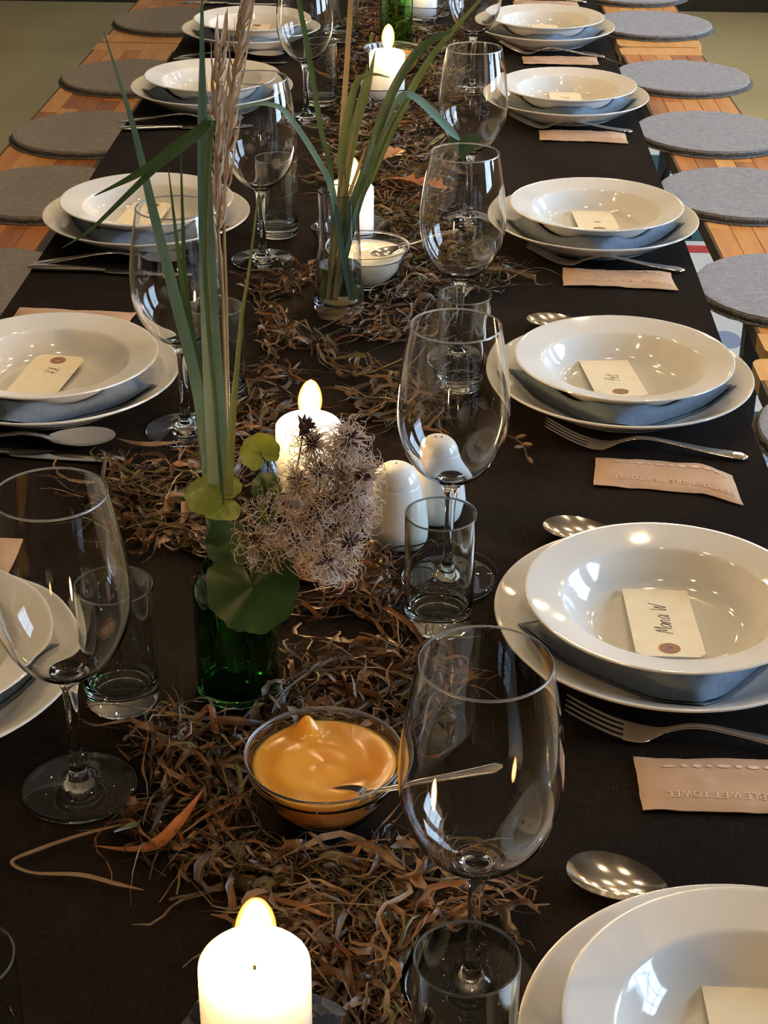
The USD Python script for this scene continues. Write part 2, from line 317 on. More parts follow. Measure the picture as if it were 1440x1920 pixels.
# floor mat with printed bands, seen between table and right bench
mt = thing('floor_mat', 'white floor mat printed with teal bands and a red stripe, under the right bench', 'mat', (0, 0, 0))
obj('mat_sheet', chamfer_box(0.58, 2.35, 0.0, 1.12, 5.45, 0.006, 0.001), mat_white, mt, smooth=False)
zt = 0.0062
for m, (x0, y0, x1, y1) in ((mat_red, (0.60, 4.205, 1.10, 4.262)), (mat_teal, (0.60, 4.30, 1.10, 4.50)), (mat_teal, (0.60, 3.165, 1.10, 3.20)), (mat_teal, (0.60, 4.92, 1.10, 5.12))):
    obj('printed_band', bx(x0, y0, zt, x1, y1, zt + 0.0006), m, mt, smooth=False)
obj('printed_shape', plate_poly(Polygon([(0.60, 3.27), (0.76, 3.27), (0.845, 3.31), (0.95, 3.42), (0.95, 3.30), (1.1, 3.30), (1.1, 3.5), (0.9, 3.5), (0.80, 3.38), (0.60, 3.33)]), 0.0006), mat_teal, mt, smooth=False, loc=(0, 0, zt))
obj('printed_shape', plate_poly(affinity.scale(Point(0.755, 3.05).buffer(0.055), 1.0, 1.7), 0.0006), mat_blue, mt, smooth=False, loc=(0, 0, zt))
obj('printed_shape', plate_poly(affinity.scale(Point(0.772, 3.60).buffer(0.035), 1.0, 1.5), 0.0006), mat_blue, mt, smooth=False, loc=(0, 0, zt))

# ------------------------------------------------------------------ tables and cloth
TL, TR = -0.4226, 0.4226
TABLES = [(-0.76, 1.44), (1.445, 3.64), (3.645, 5.60)]
for k, (a, b) in enumerate(TABLES):
    t = thing('dining_table', ['dark trestle table under the near stretch of black cloth', 'dark trestle table under the middle stretch of black cloth', 'dark trestle table under the far stretch of black cloth'][k], 'table', (0, 0, 0))
    obj('tabletop', chamfer_box(TL + 0.01, a, TZ - 0.032, TR - 0.01, b, TZ - 0.0025, 0.003), dark_wood, t, smooth=False)
    for s in (-1, 1):
        for e in (a + 0.28, b - 0.28): obj('leg', bx(s * 0.30 - 0.02, e - 0.02, 0, s * 0.30 + 0.02, e + 0.02, TZ - 0.032), black_metal, t, smooth=False)
    for e in (a + 0.28, b - 0.28): obj('crossbar', bx(-0.28, e - 0.012, 0.12, 0.28, e + 0.012, 0.145), black_metal, t, smooth=False)
def cloth_mesh():
    ya, yb = -0.78, 5.62
    ny = 330; nx = 60; drop = 0.17
    s = np.concatenate([np.linspace(-drop, 0, 8)[:-1], np.linspace(0, TR - TL, nx), (TR - TL) + np.linspace(0, drop, 8)[1:]])
    y = np.linspace(ya, yb, ny)
    S, Yg = np.meshgrid(s, y, indexing='ij')
    X = np.clip(S, 0, TR - TL) + TL
    over = np.where(S < 0, -S, np.where(S > TR - TL, S - (TR - TL), 0)); side = np.where(S < 0, -1.0, 1.0)
    wav = meshkit.noise(np.stack([Yg * 3.2, side * 3, 0 * Yg], -1)) - 0.5 + 0.35 * np.sin(Yg * 16 + side)
    X = X + side * over * (0.10 + 0.09 * wav) * (over > 0)
    edge = meshkit.noise(np.stack([Yg * 5.0, side * 7, 0 * Yg], -1)) - 0.5
    X = X + side * 0.004 * edge * (np.abs(X) > 0.40)
    Z = TZ - over * 0.98
    flat = over == 0
    Z = Z - 0.0011 * meshkit.fbm(np.stack([X * 5, Yg * 5, 0 * X], -1), 3, 3) * flat
    Z = Z + 0.0011 * np.exp(-((Yg - 1.452 + 0.012 * np.sin(X * 9)) / 0.005) ** 2) * flat
    V = np.stack([X, Yg, Z], -1).reshape(-1, 3)
    n = len(s); f = []
    idx = np.arange(n * ny).reshape(n, ny)
    a, b, c, d = idx[:-1, :-1].ravel(), idx[1:, :-1].ravel(), idx[1:, 1:].ravel(), idx[:-1, 1:].ravel()
    f = np.concatenate([np.stack([a, b, c], -1), np.stack([a, c, d], -1)])
    return trimesh.Trimesh(V, f, process=False)
obj('tablecloth', cloth_mesh(), cloth_m, smooth=50, label='black-brown linen cloth covering the whole length of the table', cat='tablecloth')

# ------------------------------------------------------------------ benches and felt pads
BZ = 0.455
def bench(label, ya, yb, xa, xb, rz, seed):
    """xa, xb: the long edges; turned by rz degrees about its middle."""
    r = random.Random(seed); cx, cy = (xa + xb) / 2, (ya + yb) / 2; hw, hl = (xb - xa) / 2, (yb - ya) / 2
    t = thing('bench', label, 'bench', (cx, cy, 0), rz, 'wooden benches along the table')
    cap = 0.085; rows = 5; w = 2 * (hw - 0.005) / rows
    for i in range(rows):
        y = -hl + cap; last = None
        x = -hw + 0.005 + i * w
        while y < hl - cap - 1e-6:
            L = r.uniform(0.22, 0.55); e = y + L
            if hl - cap - e < 0.12: e = hl - cap
            c = r.choices([0, 1, 2, 3], [2, 4, 2, 4])[0]
            if c == last: c = (c + 1) % 4
            last = c
            obj('stave', chamfer_box(x + 0.0003, y + 0.0003, BZ - 0.028, x + w - 0.0003, e - 0.0003, BZ - r.uniform(0, 0.0003), 0.0008), wood[c], t, smooth=False)
            y = e
    for s in (-1, 1):
        e0, e1 = (-hl, -hl + cap) if s < 0 else (hl - cap, hl)
        q = sbox(-hw, e0, hw, e1)
        rounded = Polygon([(-hw, e0 if s > 0 else e1), (hw, e0 if s > 0 else e1)] + [(s2 * (hw - 0.022) + s2 * 0.022 * math.cos(a), (e1 if s > 0 else e0) - s * 0.022 + s * 0.022 * math.sin(a)) for s2, rg in ((1, np.linspace(0, 1.57, 6)), (-1, np.linspace(1.57, 0, 6))) for a in rg])
        obj('end_board', xf(plate_poly(rounded.buffer(0), 0.028), (0, 0, BZ - 0.028)), wood[0], t, smooth=False)
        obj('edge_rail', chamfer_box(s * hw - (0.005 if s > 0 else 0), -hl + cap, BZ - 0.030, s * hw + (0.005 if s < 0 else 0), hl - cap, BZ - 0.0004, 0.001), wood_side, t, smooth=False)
        ly = s * (hl - 0.27)
        for sx in (-1, 1): obj('leg', bx(sx * (hw - 0.035) - 0.016, ly - 0.016, 0.0, sx * (hw - 0.035) + 0.016, ly + 0.016, BZ - 0.034), black_metal, t, smooth=False)
        obj('crossbar', bx(-hw + 0.02, ly - 0.03, BZ - 0.045, hw - 0.02, ly + 0.03, BZ - 0.030), black_metal, t, smooth=False)
        obj('brace', tube([(0, ly, 0.16), (0, ly - s * 0.35, BZ - 0.036)], 0.008), black_metal, t)
        obj('foot_rail', bx(-hw + 0.05, ly - 0.01, 0.15, hw - 0.05, ly + 0.01, 0.17), black_metal, t, smooth=False)
    return t
bench('wooden bench at the near right with a rounded pale end board', 0.22, 2.425, 0.615, 0.835, 1.2, 1)
bench('wooden bench on the right carrying grey felt pads beside the middle of the table', 2.445, 4.600, 0.597, 0.817, 1.3, 2)
bench('wooden bench on the right running to the dark far wall', 4.612, 6.80, 0.560, 0.790, 0.8, 3)
bench('wooden bench on the left beside the middle of the table', 2.35, 4.550, -0.865, -0.640, -0.4, 4)
bench('wooden bench on the left at the far end of the table', 4.562, 6.75, -0.842, -0.610, -0.6, 5)
bench('wooden bench on the left nearest to the camera', 0.14, 2.335, -0.870, -0.645, -0.2, 6)
def build_pad(loc, rz, label, group):
    t = thing('felt_pad', label, 'cushion', loc, rz, group)
    r = 0.172; th = 0.015
    top = smoothline([(r - 0.001, th - 0.005), (r - 0.003, th - 0.002), (r - 0.010, th), (0.10, th - 0.001), (0.0, th - 0.0015)], 4)
    m = lathe(top, 128)
    k = meshkit.fbm(m.vertices * 60, 3, 1) - 0.5
    m.vertices[:, 2] += 0.0016 * k
    obj('felt_top', m, felt, t, smooth=50)
    side = smoothline([(0, 0.0), (r - 0.006, 0.0), (r, 0.003), (r + 0.001, th * 0.5), (r, th - 0.005), (r - 0.001, th - 0.0045)], 3)
    m = lathe(side, 160)
    rr = np.hypot(m.vertices[:, 0], m.vertices[:, 1]); kk = meshkit.fbm(m.vertices * 150, 2, 5) - 0.5
    g = np.where(rr > 0.15, 1 + 0.030 * kk, 1.0)
    m.vertices[:, 0] *= g; m.vertices[:, 1] *= g
    obj('felt_rim', m, felt_edge, t, smooth=50)
    return t
pad = Repeat(build_pad)
for k, (x, y) in enumerate([(0.728, 2.13), (0.712, 2.715), (0.708, 3.255), (0.704, 3.71), (0.700, 4.225), (0.690, 4.85), (0.675, 5.31)]):
    pad((x, y, BZ + 0.0004), k * 47, 'round grey felt pad on the right-hand bench, ' + ORD[k], 'felt pads on the right benches')
for k, (x, y) in enumerate([(-0.705, 2.66), (-0.700, 3.175), (-0.695, 3.615), (-0.695, 4.135), (-0.685, 4.805), (-0.68, 5.33)]):
    pad((x, y, BZ + 0.0004), k * 61 + 20, 'round grey felt pad on the left-hand bench, ' + ORD[k], 'felt pads on the left benches')

# ------------------------------------------------------------------ plates, napkins, tags
DIN = [(0, 0.0035), (0.074, 0.0035), (0.0755, 0.0008), (0.077, 0.0), (0.082, 0.0), (0.0835, 0.001), (0.086, 0.0040), (0.096, 0.0078), (0.108, 0.0150), (0.122, 0.0228), (0.1345, 0.0296), (0.1365, 0.0308), (0.1375, 0.0322), (0.1372, 0.0332), (0.1360, 0.0336), (0.1335, 0.0325), (0.122, 0.0260), (0.108, 0.0182), (0.099, 0.0124), (0.092, 0.0092), (0.085, 0.0080), (0, 0.0075)]
SOUP = [(0, 0.003), (0.0455, 0.003), (0.047, 0.0006), (0.048, 0.0), (0.052, 0.0), (0.0535, 0.0008), (0.056, 0.0035), (0.066, 0.0080), (0.075, 0.0160), (0.081, 0.0245), (0.086, 0.0292), (0.097, 0.0330), (0.112, 0.0372), (0.1140, 0.0380), (0.1150, 0.0391), (0.1147, 0.0400), (0.1136, 0.0404), (0.111, 0.0398), (0.097, 0.0360), (0.087, 0.0331), (0.0848, 0.0322), (0.0832, 0.0306), (0.0805, 0.0270), (0.0745, 0.0190), (0.068, 0.0122), (0.061, 0.0086), (0.053, 0.0070), (0, 0.0065)]
ZN, ZS = 0.0080, 0.0108                     # napkin and soup plate above the cloth
def dinner_top(r): return np.interp(r, [0, 0.085, 0.092, 0.099, 0.108, 0.122, 0.1335, 0.136], [0.0075, 0.0080, 0.0092, 0.0124, 0.0182, 0.0260, 0.0325, 0.0336])
dinner_mesh, soup_mesh = lathe(DIN, 112), lathe(SOUP, 112)
def build_dinner(loc, rz, label, group):
    t = thing('dinner_plate', label, 'plate', loc, rz, group)
    obj('plate_body', dinner_mesh, ceramic, t, smooth=50); return t
def build_soup(loc, rz, label, group):
    t = thing('soup_plate', label, 'plate', loc, rz, group)
    obj('plate_body', soup_mesh, ceramic, t, smooth=50); return t
def build_napkin(loc, rz, label, group):
    t = thing('paper_napkin', label, 'napkin', loc, rz, group)
    n = 41; g = np.linspace(-0.0845, 0.0845, n); A, B = np.meshgrid(g, g, indexing='ij')
    parts = []
    r = np.hypot(A, B); sq = np.maximum(np.abs(A), np.abs(B))
    for lay in range(2):
        k = 1 - 0.025 * lay; rr = r * k
        wob = 0.0014 * meshkit.noise(np.stack([A * 30, B * 30, 0 * A + lay], -1)) * np.clip((r - 0.07) / 0.03, 0, 1)
        low = dinner_top(rr) + 0.0004 + (0.0016 if lay else 0)
        if lay:                             # the upper fold puffs up round the foot of the soup plate
            puff = np.interp(rr, [0, 0.056, 0.066, 0.075, 0.081, 0.086, 0.092, 0.112], [0, 0.0, 0.0045, 0.0125, 0.0200, 0.0222, 0.0190, 0.0])
            w = np.clip((0.0842 - sq) / 0.007, 0, 1); w = w * w * (3 - 2 * w)
            low = np.maximum(low, dinner_top(rr) + 0.0018 + puff * w * 0.97)
            low = np.where(rr < 0.058, dinner_top(rr) + 0.0018, low)
        zz = low + wob
        v0 = np.stack([A * k, B * k * (1 - 0.02 * lay), zz], -1).reshape(-1, 3); v1 = v0 + [0, 0, 0.0007]
        idx = np.arange(n * n).reshape(n, n); a, b, c, d = idx[:-1, :-1].ravel(), idx[1:, :-1].ravel(), idx[1:, 1:].ravel(), idx[:-1, 1:].ravel()
        top = np.concatenate([np.stack([a, b, c], -1), np.stack([a, c, d], -1)]) + n * n
        bot = np.concatenate([np.stack([a, c, b], -1), np.stack([a, d, c], -1)])
        ring = np.concatenate([idx[:-1, 0], idx[-1, :-1], idx[:0:-1, -1], idx[0, :0:-1]]); nx = np.roll(ring, -1)
        sd = np.concatenate([np.stack([ring, nx, nx + n * n], -1), np.stack([ring, nx + n * n, ring + n * n], -1)])
        parts.append(trimesh.Trimesh(np.vstack([v0, v1]), np.vstack([top, bot, sd]), process=False))
    obj('lower_fold', parts[0], napkin_m, t, smooth=40); obj('upper_fold', parts[1], napkin_m, t, smooth=40)
    return t
dinner, soup, napkin = Repeat(build_dinner), Repeat(build_soup), Repeat(build_napkin)

TAG_L, TAG_W = 0.118, 0.0535
LET = {  # pen strokes of a hand, in units of the x height
    'M': [[(0, 0), (0.25, 1.7), (0.5, 0.5), (0.95, 1.75), (1.05, 0.0)]],
    'W': [[(0, 1.7), (0.25, 0.05), (0.65, 1.3), (0.85, 0.05), (1.35, 1.8)]],
    'a': [[(0.75, 0.8), (0.4, 1.0), (0.05, 0.6), (0.15, 0.05), (0.5, 0.15), (0.75, 0.9), (0.7, 0.15), (0.95, 0.05)]],
    'r': [[(0, 0.9), (0.12, 0.0), (0.2, 0.7), (0.5, 0.95)]],
    'i': [[(0, 0.9), (0.05, 0.1), (0.25, 0.0)], [(0.0, 1.35), (0.06, 1.4)]],
    'P': [[(0.1, -0.1), (0.25, 1.7), (0.7, 1.6), (0.75, 1.0), (0.25, 0.8)]],
    'e': [[(0, 0.5), (0.5, 0.6), (0.4, 0.95), (0.05, 0.6), (0.15, 0.05), (0.6, 0.15)]],
    't': [[(0.2, 1.6), (0.15, 0.1), (0.4, 0.0)], [(-0.1, 1.05), (0.5, 1.15)]],
    'K': [[(0.1, 1.7), (0.0, 0.0)], [(0.75, 1.7), (0.1, 0.8), (0.8, 0.0)]],
    'l': [[(0.0, 0.1), (0.3, 1.7), (0.15, 1.6), (0.1, 0.1), (0.35, 0.0)]],
    'n': [[(0, 0.9), (0.05, 0.0), (0.3, 0.95), (0.5, 0.8), (0.5, 0.1), (0.7, 0.0)]],
    'J': [[(0.2, 1.7), (0.8, 1.7), (0.55, 0.2), (0.1, -0.2), (-0.1, 0.2)]],
    'o': [[(0.4, 1.0), (0.05, 0.6), (0.2, 0.05), (0.6, 0.2), (0.65, 0.8), (0.4, 1.0), (0.8, 0.9)]],
    ' ': []}
ADV = {'M': 1.25, 'W': 1.5, 'K': 1.0, ' ': 0.9, 'i': 0.4, 'r': 0.6, 'l': 0.5, 't': 0.55, 'J': 0.9}
def pen(text, size, x0, y0):
    parts, x = [], x0
    for ch in text:
        for st in LET[ch]:
            p = smoothline([(x + a * size + 0.22 * b * size, y0 + b * size) for a, b in st], 5) if len(st) > 2 else np.array([(x + a * size + 0.22 * b * size, y0 + b * size) for a, b in st])
            p3 = np.column_stack([p, np.full(len(p), 0.0)])
            parts.append(ribbon(p3, 0.00085, (0, 0, 1), None, 0.0))
        x += ADV.get(ch, 0.9) * size
    m = cat(parts); m.vertices[:, 2] += 0.00075
    return m
def name_tag(loc, yaw, label, text, tilt=5.5, side='right', size=0.0082, tx=0.030, ty=-0.004):
    """Local x: from the hole end to the far end; lies tilted in the soup plate."""
    t = thing('name_tag', label, 'name tag', loc, yaw, 'manila name tags in the soup plates')
    ry = tilt
    L, W = TAG_L, TAG_W
    poly = Polygon([(0, -W / 2 + 0.006), (0.006, -W / 2), (L, -W / 2), (L, W / 2), (0.006, W / 2), (0, W / 2 - 0.006)]).difference(Point(0.013, 0).buffer(0.0022))
    M = lambda m: xf(m, (0, 0, 0), ry=ry)
    body = M(xf(plate_poly(poly, 0.0006)))
    obj('card', body, tag_m, t, smooth=False)
    ring = plate_poly(Point(0.013, 0).buffer(0.0082).difference(Point(0.013, 0).buffer(0.0022)), 0.0004)
    obj('eyelet_ring', M(xf(ring, (0, 0, 0.0006))), ring_m, t, smooth=False, label='brown reinforcing ring')
    if text: obj('handwriting', M(pen(text, size, tx, ty)), ink, t, smooth=False)
    return t

RIGHT = [(0.287, 0.662), (0.284, 1.122), (0.291, 1.601), (0.301, 2.119), (0.302, 2.765), (0.291, 3.304)]
LEFT = [(-0.305, 1.024), (-0.312, 1.5745), (-0.296, 2.1035), (-0.298, 2.7865), (-0.2785, 3.242)]
NROT = {('R', 1): 52, ('R', 0): 40, ('R', 2): 38, ('R', 3): 45, ('R', 4): 48, ('R', 5): 44, ('L', 0): 60, ('L', 1): 35, ('L', 2): 30, ('L', 3): 50, ('L', 4): 45}
for side, sets in (('R', RIGHT), ('L', LEFT)):
    sd = 'right' if side == 'R' else 'left'
    for k, (x, y) in enumerate(sets):
        dinner((x, y, TZ), k * 40, 'white dinner plate under a soup plate on the %s side, %s' % (sd, ORD[k]), 'dinner plates on the %s side' % sd)
        napkin((x, y, TZ), NROT[(side, k)], 'slate grey paper napkin between two plates on the %s side, %s' % (sd, ORD[k]), 'paper napkins on the %s side' % sd)
        soup((x + 0.001, y, TZ + ZS), k * 57, 'white deep soup plate with a name tag on the %s side, %s' % (sd, ORD[k]), 'soup plates on the %s side' % sd)
TAGZ = TZ + ZS
for k, (x, y) in enumerate(RIGHT):
    text = ['Jonna', 'Maria W', 'Pet', 'Kai', 'Pia', 'Jon'][k] if False else ['Ka', 'Maria W', 'Pet', 'ri', 'tel', 'e'][k]
    lab = ['name tag in the nearest soup plate on the right, cut off by the frame', 'manila name tag with two handwritten words and brown ring, right side', 'manila name tag with short scrawl in the third soup plate on the right', 'manila name tag in the fourth soup plate on the right', 'manila name tag in the fifth soup plate on the right', 'manila name tag in the sixth soup plate on the right'][k]
    dx, dy, yaw = [(0.000, -0.058, 90), (-0.0035, -0.0665, 90), (-0.0045, -0.0640, 95), (0.003, -0.0640, 92), (-0.004, -0.0640, 88), (0.002, -0.064, 91)][k]
    name_tag((x + dx, y + dy, TAGZ + 0.0222), yaw, lab, text, size=0.0080 if k == 1 else 0.0085, tx=0.038 if k == 1 else 0.048, ty=-0.006)
for k, (x, y) in enumerate(LEFT):
    lab = ['manila name tag in the nearest soup plate on the left', 'manila name tag with brown ring at its far end, second soup plate on the left', 'manila name tag in the third soup plate on the left, behind the grass', 'manila name tag in the fourth soup plate on the left', 'manila name tag in the fifth soup plate on the left'][k]
    dx, dy, yaw = [(0.004, 0.058, -90), (0.0035, 0.050, -98), (0.000, 0.056, -98), (0.006, 0.058, -90), (0.004, 0.058, -92)][k]
    name_tag((x + dx, y + dy, TAGZ + 0.0150), yaw, lab, ['ona', 'Kt', 'en', 'i', 'ro'][k], tilt=1.2, side='left', tx=0.032)

# ------------------------------------------------------------------ cutlery
def build_fork(loc, rz, label, group):
    """Lies along +x: tine tips at x = 0, handle end at x = 0.2, tines curving up."""
    t = thing('fork', label, 'fork', loc, rz, group)
    zc = lambda x: np.interp(x, xs_, zs_)
    c = smoothline([(0, 0, 0.0235), (0.018, 0, 0.0140), (0.036, 0, 0.0065), (0.052, 0, 0.0030), (0.064, 0, 0.0036), (0.078, 0, 0.0090), (0.092, 0, 0.0135), (0.108, 0, 0.0140), (0.135, 0, 0.0105), (0.165, 0, 0.0062), (0.202, 0, 0.0028)], 6)
    xs_, zs_ = c[:, 0], c[:, 2]
    x = np.linspace(0.044, 0.074, 12); w = np.interp(x, [0.044, 0.050, 0.060, 0.068, 0.074], [0.0250, 0.0250, 0.0225, 0.0140, 0.0085])
    obj('head', loft(np.column_stack([x, 0 * x, zc(x)]), w, 0.0020, 12), steel, t, smooth=50)
    for k in range(4):
        x = np.linspace(0, 0.047, 12); y = (k - 1.5) * 0.0066
        w = np.interp(x, [0, 0.004, 0.04], [0.0012, 0.0030, 0.0042])
        obj('tine', loft(np.column_stack([x, 0 * x + y, zc(x)]), w, np.interp(x, [0, 0.02], [0.0012, 0.0019]), 8), steel, t, smooth=50)
    x = np.linspace(0.0725, 0.202, 28); w = np.interp(x, [0.0725, 0.082, 0.10, 0.13, 0.175, 0.193, 0.199, 0.202], [0.0088, 0.0064, 0.0062, 0.0082, 0.0150, 0.0180, 0.0140, 0.0040])
    obj('handle', loft(np.column_stack([x, 0 * x, zc(x)]), w, np.interp(x, [0.07, 0.09, 0.2], [0.0022, 0.0034, 0.0026]), 12), steel, t, smooth=50)
    return t
def spoon_parts(t, L, bl, bw, depth):
    """Bowl tip at x = 0, handle end at x = L."""
    n, k = 15, 24; vs = []
    for lay, off in ((0, 0.0), (1, -0.0012)):
        for i in range(n):
            r = i / (n - 1)
            for j in range(k):
                a = 2 * math.pi * j / k
                px, py = r * math.cos(a), r * math.sin(a)
                egg = 1 - 0.16 * px
                vs.append((bl / 2 + px * bl / 2 * (1 if px < 0 else 1), py * bw / 2 * egg, 0.0012 + depth * (r ** 2.2) + off * (1 - 0.6 * r) + 0.0015 * 0))
    f = []
    for lay in range(2):
        o = lay * n * k
        for i in range(n - 1):
            for j in range(k):
                a, b = o + i * k + j, o + i * k + (j + 1) % k; c, d = b + k, a + k
                tri = [(a, d, c), (a, c, b)]
                f += tri if lay == 0 else [q[::-1] for q in tri]
    e0, e1 = (n - 1) * k, n * k + (n - 1) * k
    for j in range(k):
        f += [(e0 + j, e1 + j, e1 + (j + 1) % k), (e0 + j, e1 + (j + 1) % k, e0 + (j + 1) % k)]
    obj('bowl', trimesh.Trimesh(np.array(vs), f, process=False), steel, t, smooth=60)
    s = L / 0.2
    c = smoothline([(bl - 0.004, 0, 0.0012 + depth * 0.86), (bl + 0.006 * s, 0, depth + 0.0035), (bl + 0.022 * s, 0, depth + 0.0065 * s), (bl + 0.045 * s, 0, depth + 0.0055 * s), (bl + 0.08 * s, 0, depth + 0.0005), (L, 0, 0.0024)], 6)
    w = np.interp(c[:, 0], [bl - 0.004, bl + 0.006, bl + 0.03, L - 0.03, L - 0.009, L], np.array([0.0105, 0.0070, 0.0064, 0.0140, 0.0170, 0.0040]) * s)
    obj('handle', loft(c, w, 0.0028 * s, 12), steel, t, smooth=50)
def build_spoon(loc, rz, label, group):
    t = thing('soup_spoon', label, 'spoon', loc, rz, group); spoon_parts(t, 0.2, 0.068, 0.043, 0.0095); return t
def build_knife(loc, rz, label, group):
    """Blade tip at x = 0."""
    t = thing('table_knife', label, 'knife', loc, rz, group)
    x = np.linspace(0, 0.115, 20); w = np.interp(x, [0, 0.004, 0.02, 0.07, 0.108, 0.115], [0.004, 0.010, 0.0185, 0.0195, 0.017, 0.011])
    obj('blade', loft(np.column_stack([x, 0 * x, 0 * x + 0.0022]), w, 0.0016, 10), steel, t, smooth=50)
    x = np.linspace(0.113, 0.215, 20); w = np.interp(x, [0.113, 0.12, 0.14, 0.19, 0.21, 0.215], [0.0115, 0.0105, 0.0115, 0.0180, 0.0165, 0.006])
    obj('handle', loft(np.column_stack([x, 0 * x, 0 * x + 0.0036]), w, np.interp(x, [0.113, 0.15, 0.2, 0.215], [0.004, 0.0062, 0.0062, 0.003]), 12), steel, t, smooth=50)
    return t
fork, spoon, knife = Repeat(build_fork), Repeat(build_spoon), Repeat(build_knife)
CZ = TZ + 0.0003
for k, (x, y, a) in enumerate([(0.210, 0.536, -9), (0.197, 1.005, -7.5), (0.205, 1.492, -8), (0.208, 2.026, -8), (0.203, 2.674, -7), (0.200, 3.200, -8), (0.20, 3.70, -4)]):
    fork((x, y, CZ), a, 'steel fork lying in front of a plate on the right side, ' + ORD[k], 'forks on the right side')
for k, (x, y, a) in enumerate([(0.190, 0.842, -24), (0.196, 1.306, -20), (0.200, 1.806, -16), (0.207, 2.302, -12), (0.207, 2.945, -12)]):
    spoon((x, y, CZ), a, 'steel soup spoon lying behind a plate on the right side, ' + ORD[k], 'spoons on the right side')
for k, (x, y, a) in enumerate([(0.226, 0.785, -3), (0.190, 1.262, -8), (0.200, 1.757, -3), (0.207, 2.268, -3), (0.207, 2.915, -3)]):
    knife((x, y, CZ), a, 'steel table knife beside the spoon on the right side, ' + ORD[k], 'knives on the right side')
for k, (x, y, a) in enumerate([(-0.222, 1.464, 188), (-0.226, 1.994, 187), (-0.235, 2.662, 184), (-0.206, 3.122, 183)]):
    spoon((x, y, CZ), a, 'steel soup spoon before the %s left plate' % ['second', 'third', 'fourth', 'fifth'][k], 'spoons on the left side')
for k, (x, y, a) in enumerate([(-0.208, 1.432, 176), (-0.212, 1.952, 177), (-0.215, 2.650, 190), (-0.197, 3.087, 178)]):
    knife((x, y - 0.004, CZ), a, 'steel table knife before the %s left plate' % ['second', 'third', 'fourth', 'fifth'][k], 'knives on the left side')
knife((-0.26, 3.612, CZ), 181, 'steel table knife at the top edge of the picture, far left of the table', 'knives on the left side')

# wet towel packets of kraft paper, printed in white
def packet(loc, rz, label, seed, curl=0.0, printed=True):
    t = thing('wet_towel_packet', label, 'packet', loc, rz, 'kraft paper wet towel packets')
    L, W = 0.141, 0.0605; nx, ny = 43, 17
    u, v = np.meshgrid(np.linspace(-1, 1, nx), np.linspace(-1, 1, ny), indexing='ij')
    nz = lambda s, sc: meshkit.fbm(np.stack([u * sc + seed * 3.1, v * sc * 0.5 + s, 0 * u + seed], -1), 3, seed + s) - 0.5
    X = u * L / 2 + 0.004 * nz(1, 2.2) * (np.abs(u) ** 3); Y = v * W / 2 + 0.007 * nz(2, 1.8) * np.abs(v)
    if curl: Y = Y - curl * np.clip(u - 0.45, 0, 1) * 0.030 * (v > -2); X = X - curl * 0.012 * np.clip(u - 0.6, 0, 1) * (v + 1)
    puff = np.clip(1 - np.abs(u) ** 6, 0, 1) * np.clip(1 - v ** 4, 0, 1)
    base = 0.0004 + 0.0055 * np.clip(nz(3, 1.6), 0, 1) * (1 - puff * 0.6) + 0.004 * np.abs(nz(5, 1.1)) * np.abs(v)
    topz = base + 0.0006 + puff * (0.0042 + 0.0022 * nz(4, 3.0))
    idx = np.arange(nx * ny).reshape(nx, ny); a, b, c, d = idx[:-1, :-1].ravel(), idx[1:, :-1].ravel(), idx[1:, 1:].ravel(), idx[:-1, 1:].ravel()
    n = nx * ny
    up = np.concatenate([np.stack([a, b, c], -1), np.stack([a, c, d], -1)]) + n; dn = np.concatenate([np.stack([a, c, b], -1), np.stack([a, d, c], -1)])
    ring = np.concatenate([idx[:-1, 0], idx[-1, :-1], idx[:0:-1, -1], idx[0, :0:-1]]); nr = np.roll(ring, -1)
    sd = np.concatenate([np.stack([ring, nr, nr + n], -1), np.stack([ring, nr + n, ring + n], -1)])
    V = np.vstack([np.stack([X, Y, base], -1).reshape(-1, 3), np.stack([X, Y, topz], -1).reshape(-1, 3)])
    obj('pouch', trimesh.Trimesh(V, np.vstack([up, dn, sd]), process=False), kraft, t, smooth=50)
    if not printed: return t
    from scipy.interpolate import RegularGridInterpolator
    fx, fy, fz = [RegularGridInterpolator((np.linspace(-1, 1, nx), np.linspace(-1, 1, ny)), q, bounds_error=False, fill_value=None) for q in (X, Y, topz)]
    def lay(m):                             # m in flat packet coordinates -> onto the paper
        m = m.copy(); q = np.column_stack([np.clip(m.vertices[:, 0] / (L / 2), -1, 1), np.clip(m.vertices[:, 1] / (W / 2), -1, 1)])
        m.vertices = np.column_stack([fx(q), fy(q), fz(q) + 0.00035 + m.vertices[:, 2]]); return m
    txt = meshkit.text_mesh('COMPOSTABLE WET TOWEL', 0.0062, 0.0002)
    w = txt.bounds[1, 0]; txt.apply_scale([min(1.0, 0.118 / w) if w > 0.118 else 1.0, 1, 1])
    txt = xf(txt, (0.0, 0, 0), rz=180); txt.apply_translation((-0.0525 - txt.bounds[0, 0], -0.0165 - txt.bounds[1, 1] + 0.003, 0))
    obj('lettering', lay(txt), white_ink, t, smooth=False, label='white lettering')
    blobs = []; r = random.Random(seed); x = -0.052
    for w in (0.010, 0.005, 0.006, 0.0042, 0.010, 0.0052, 0.0085, 0.010, 0.006, 0.009, 0.0045):
        e = trimesh.creation.icosphere(1, 1.0)
        e = plate_poly(affinity.scale(Point(0, 0).buffer(1, 5), w / 2, r.uniform(0.0013, 0.0027)), 0.0002); e.apply_translation((x + w / 2, 0.0165, 0)); blobs.append(e); x += w + 0.0034
    obj('printed_marks', lay(cat(blobs)), white_ink, t, smooth=False, label='row of white printed marks')
    return t
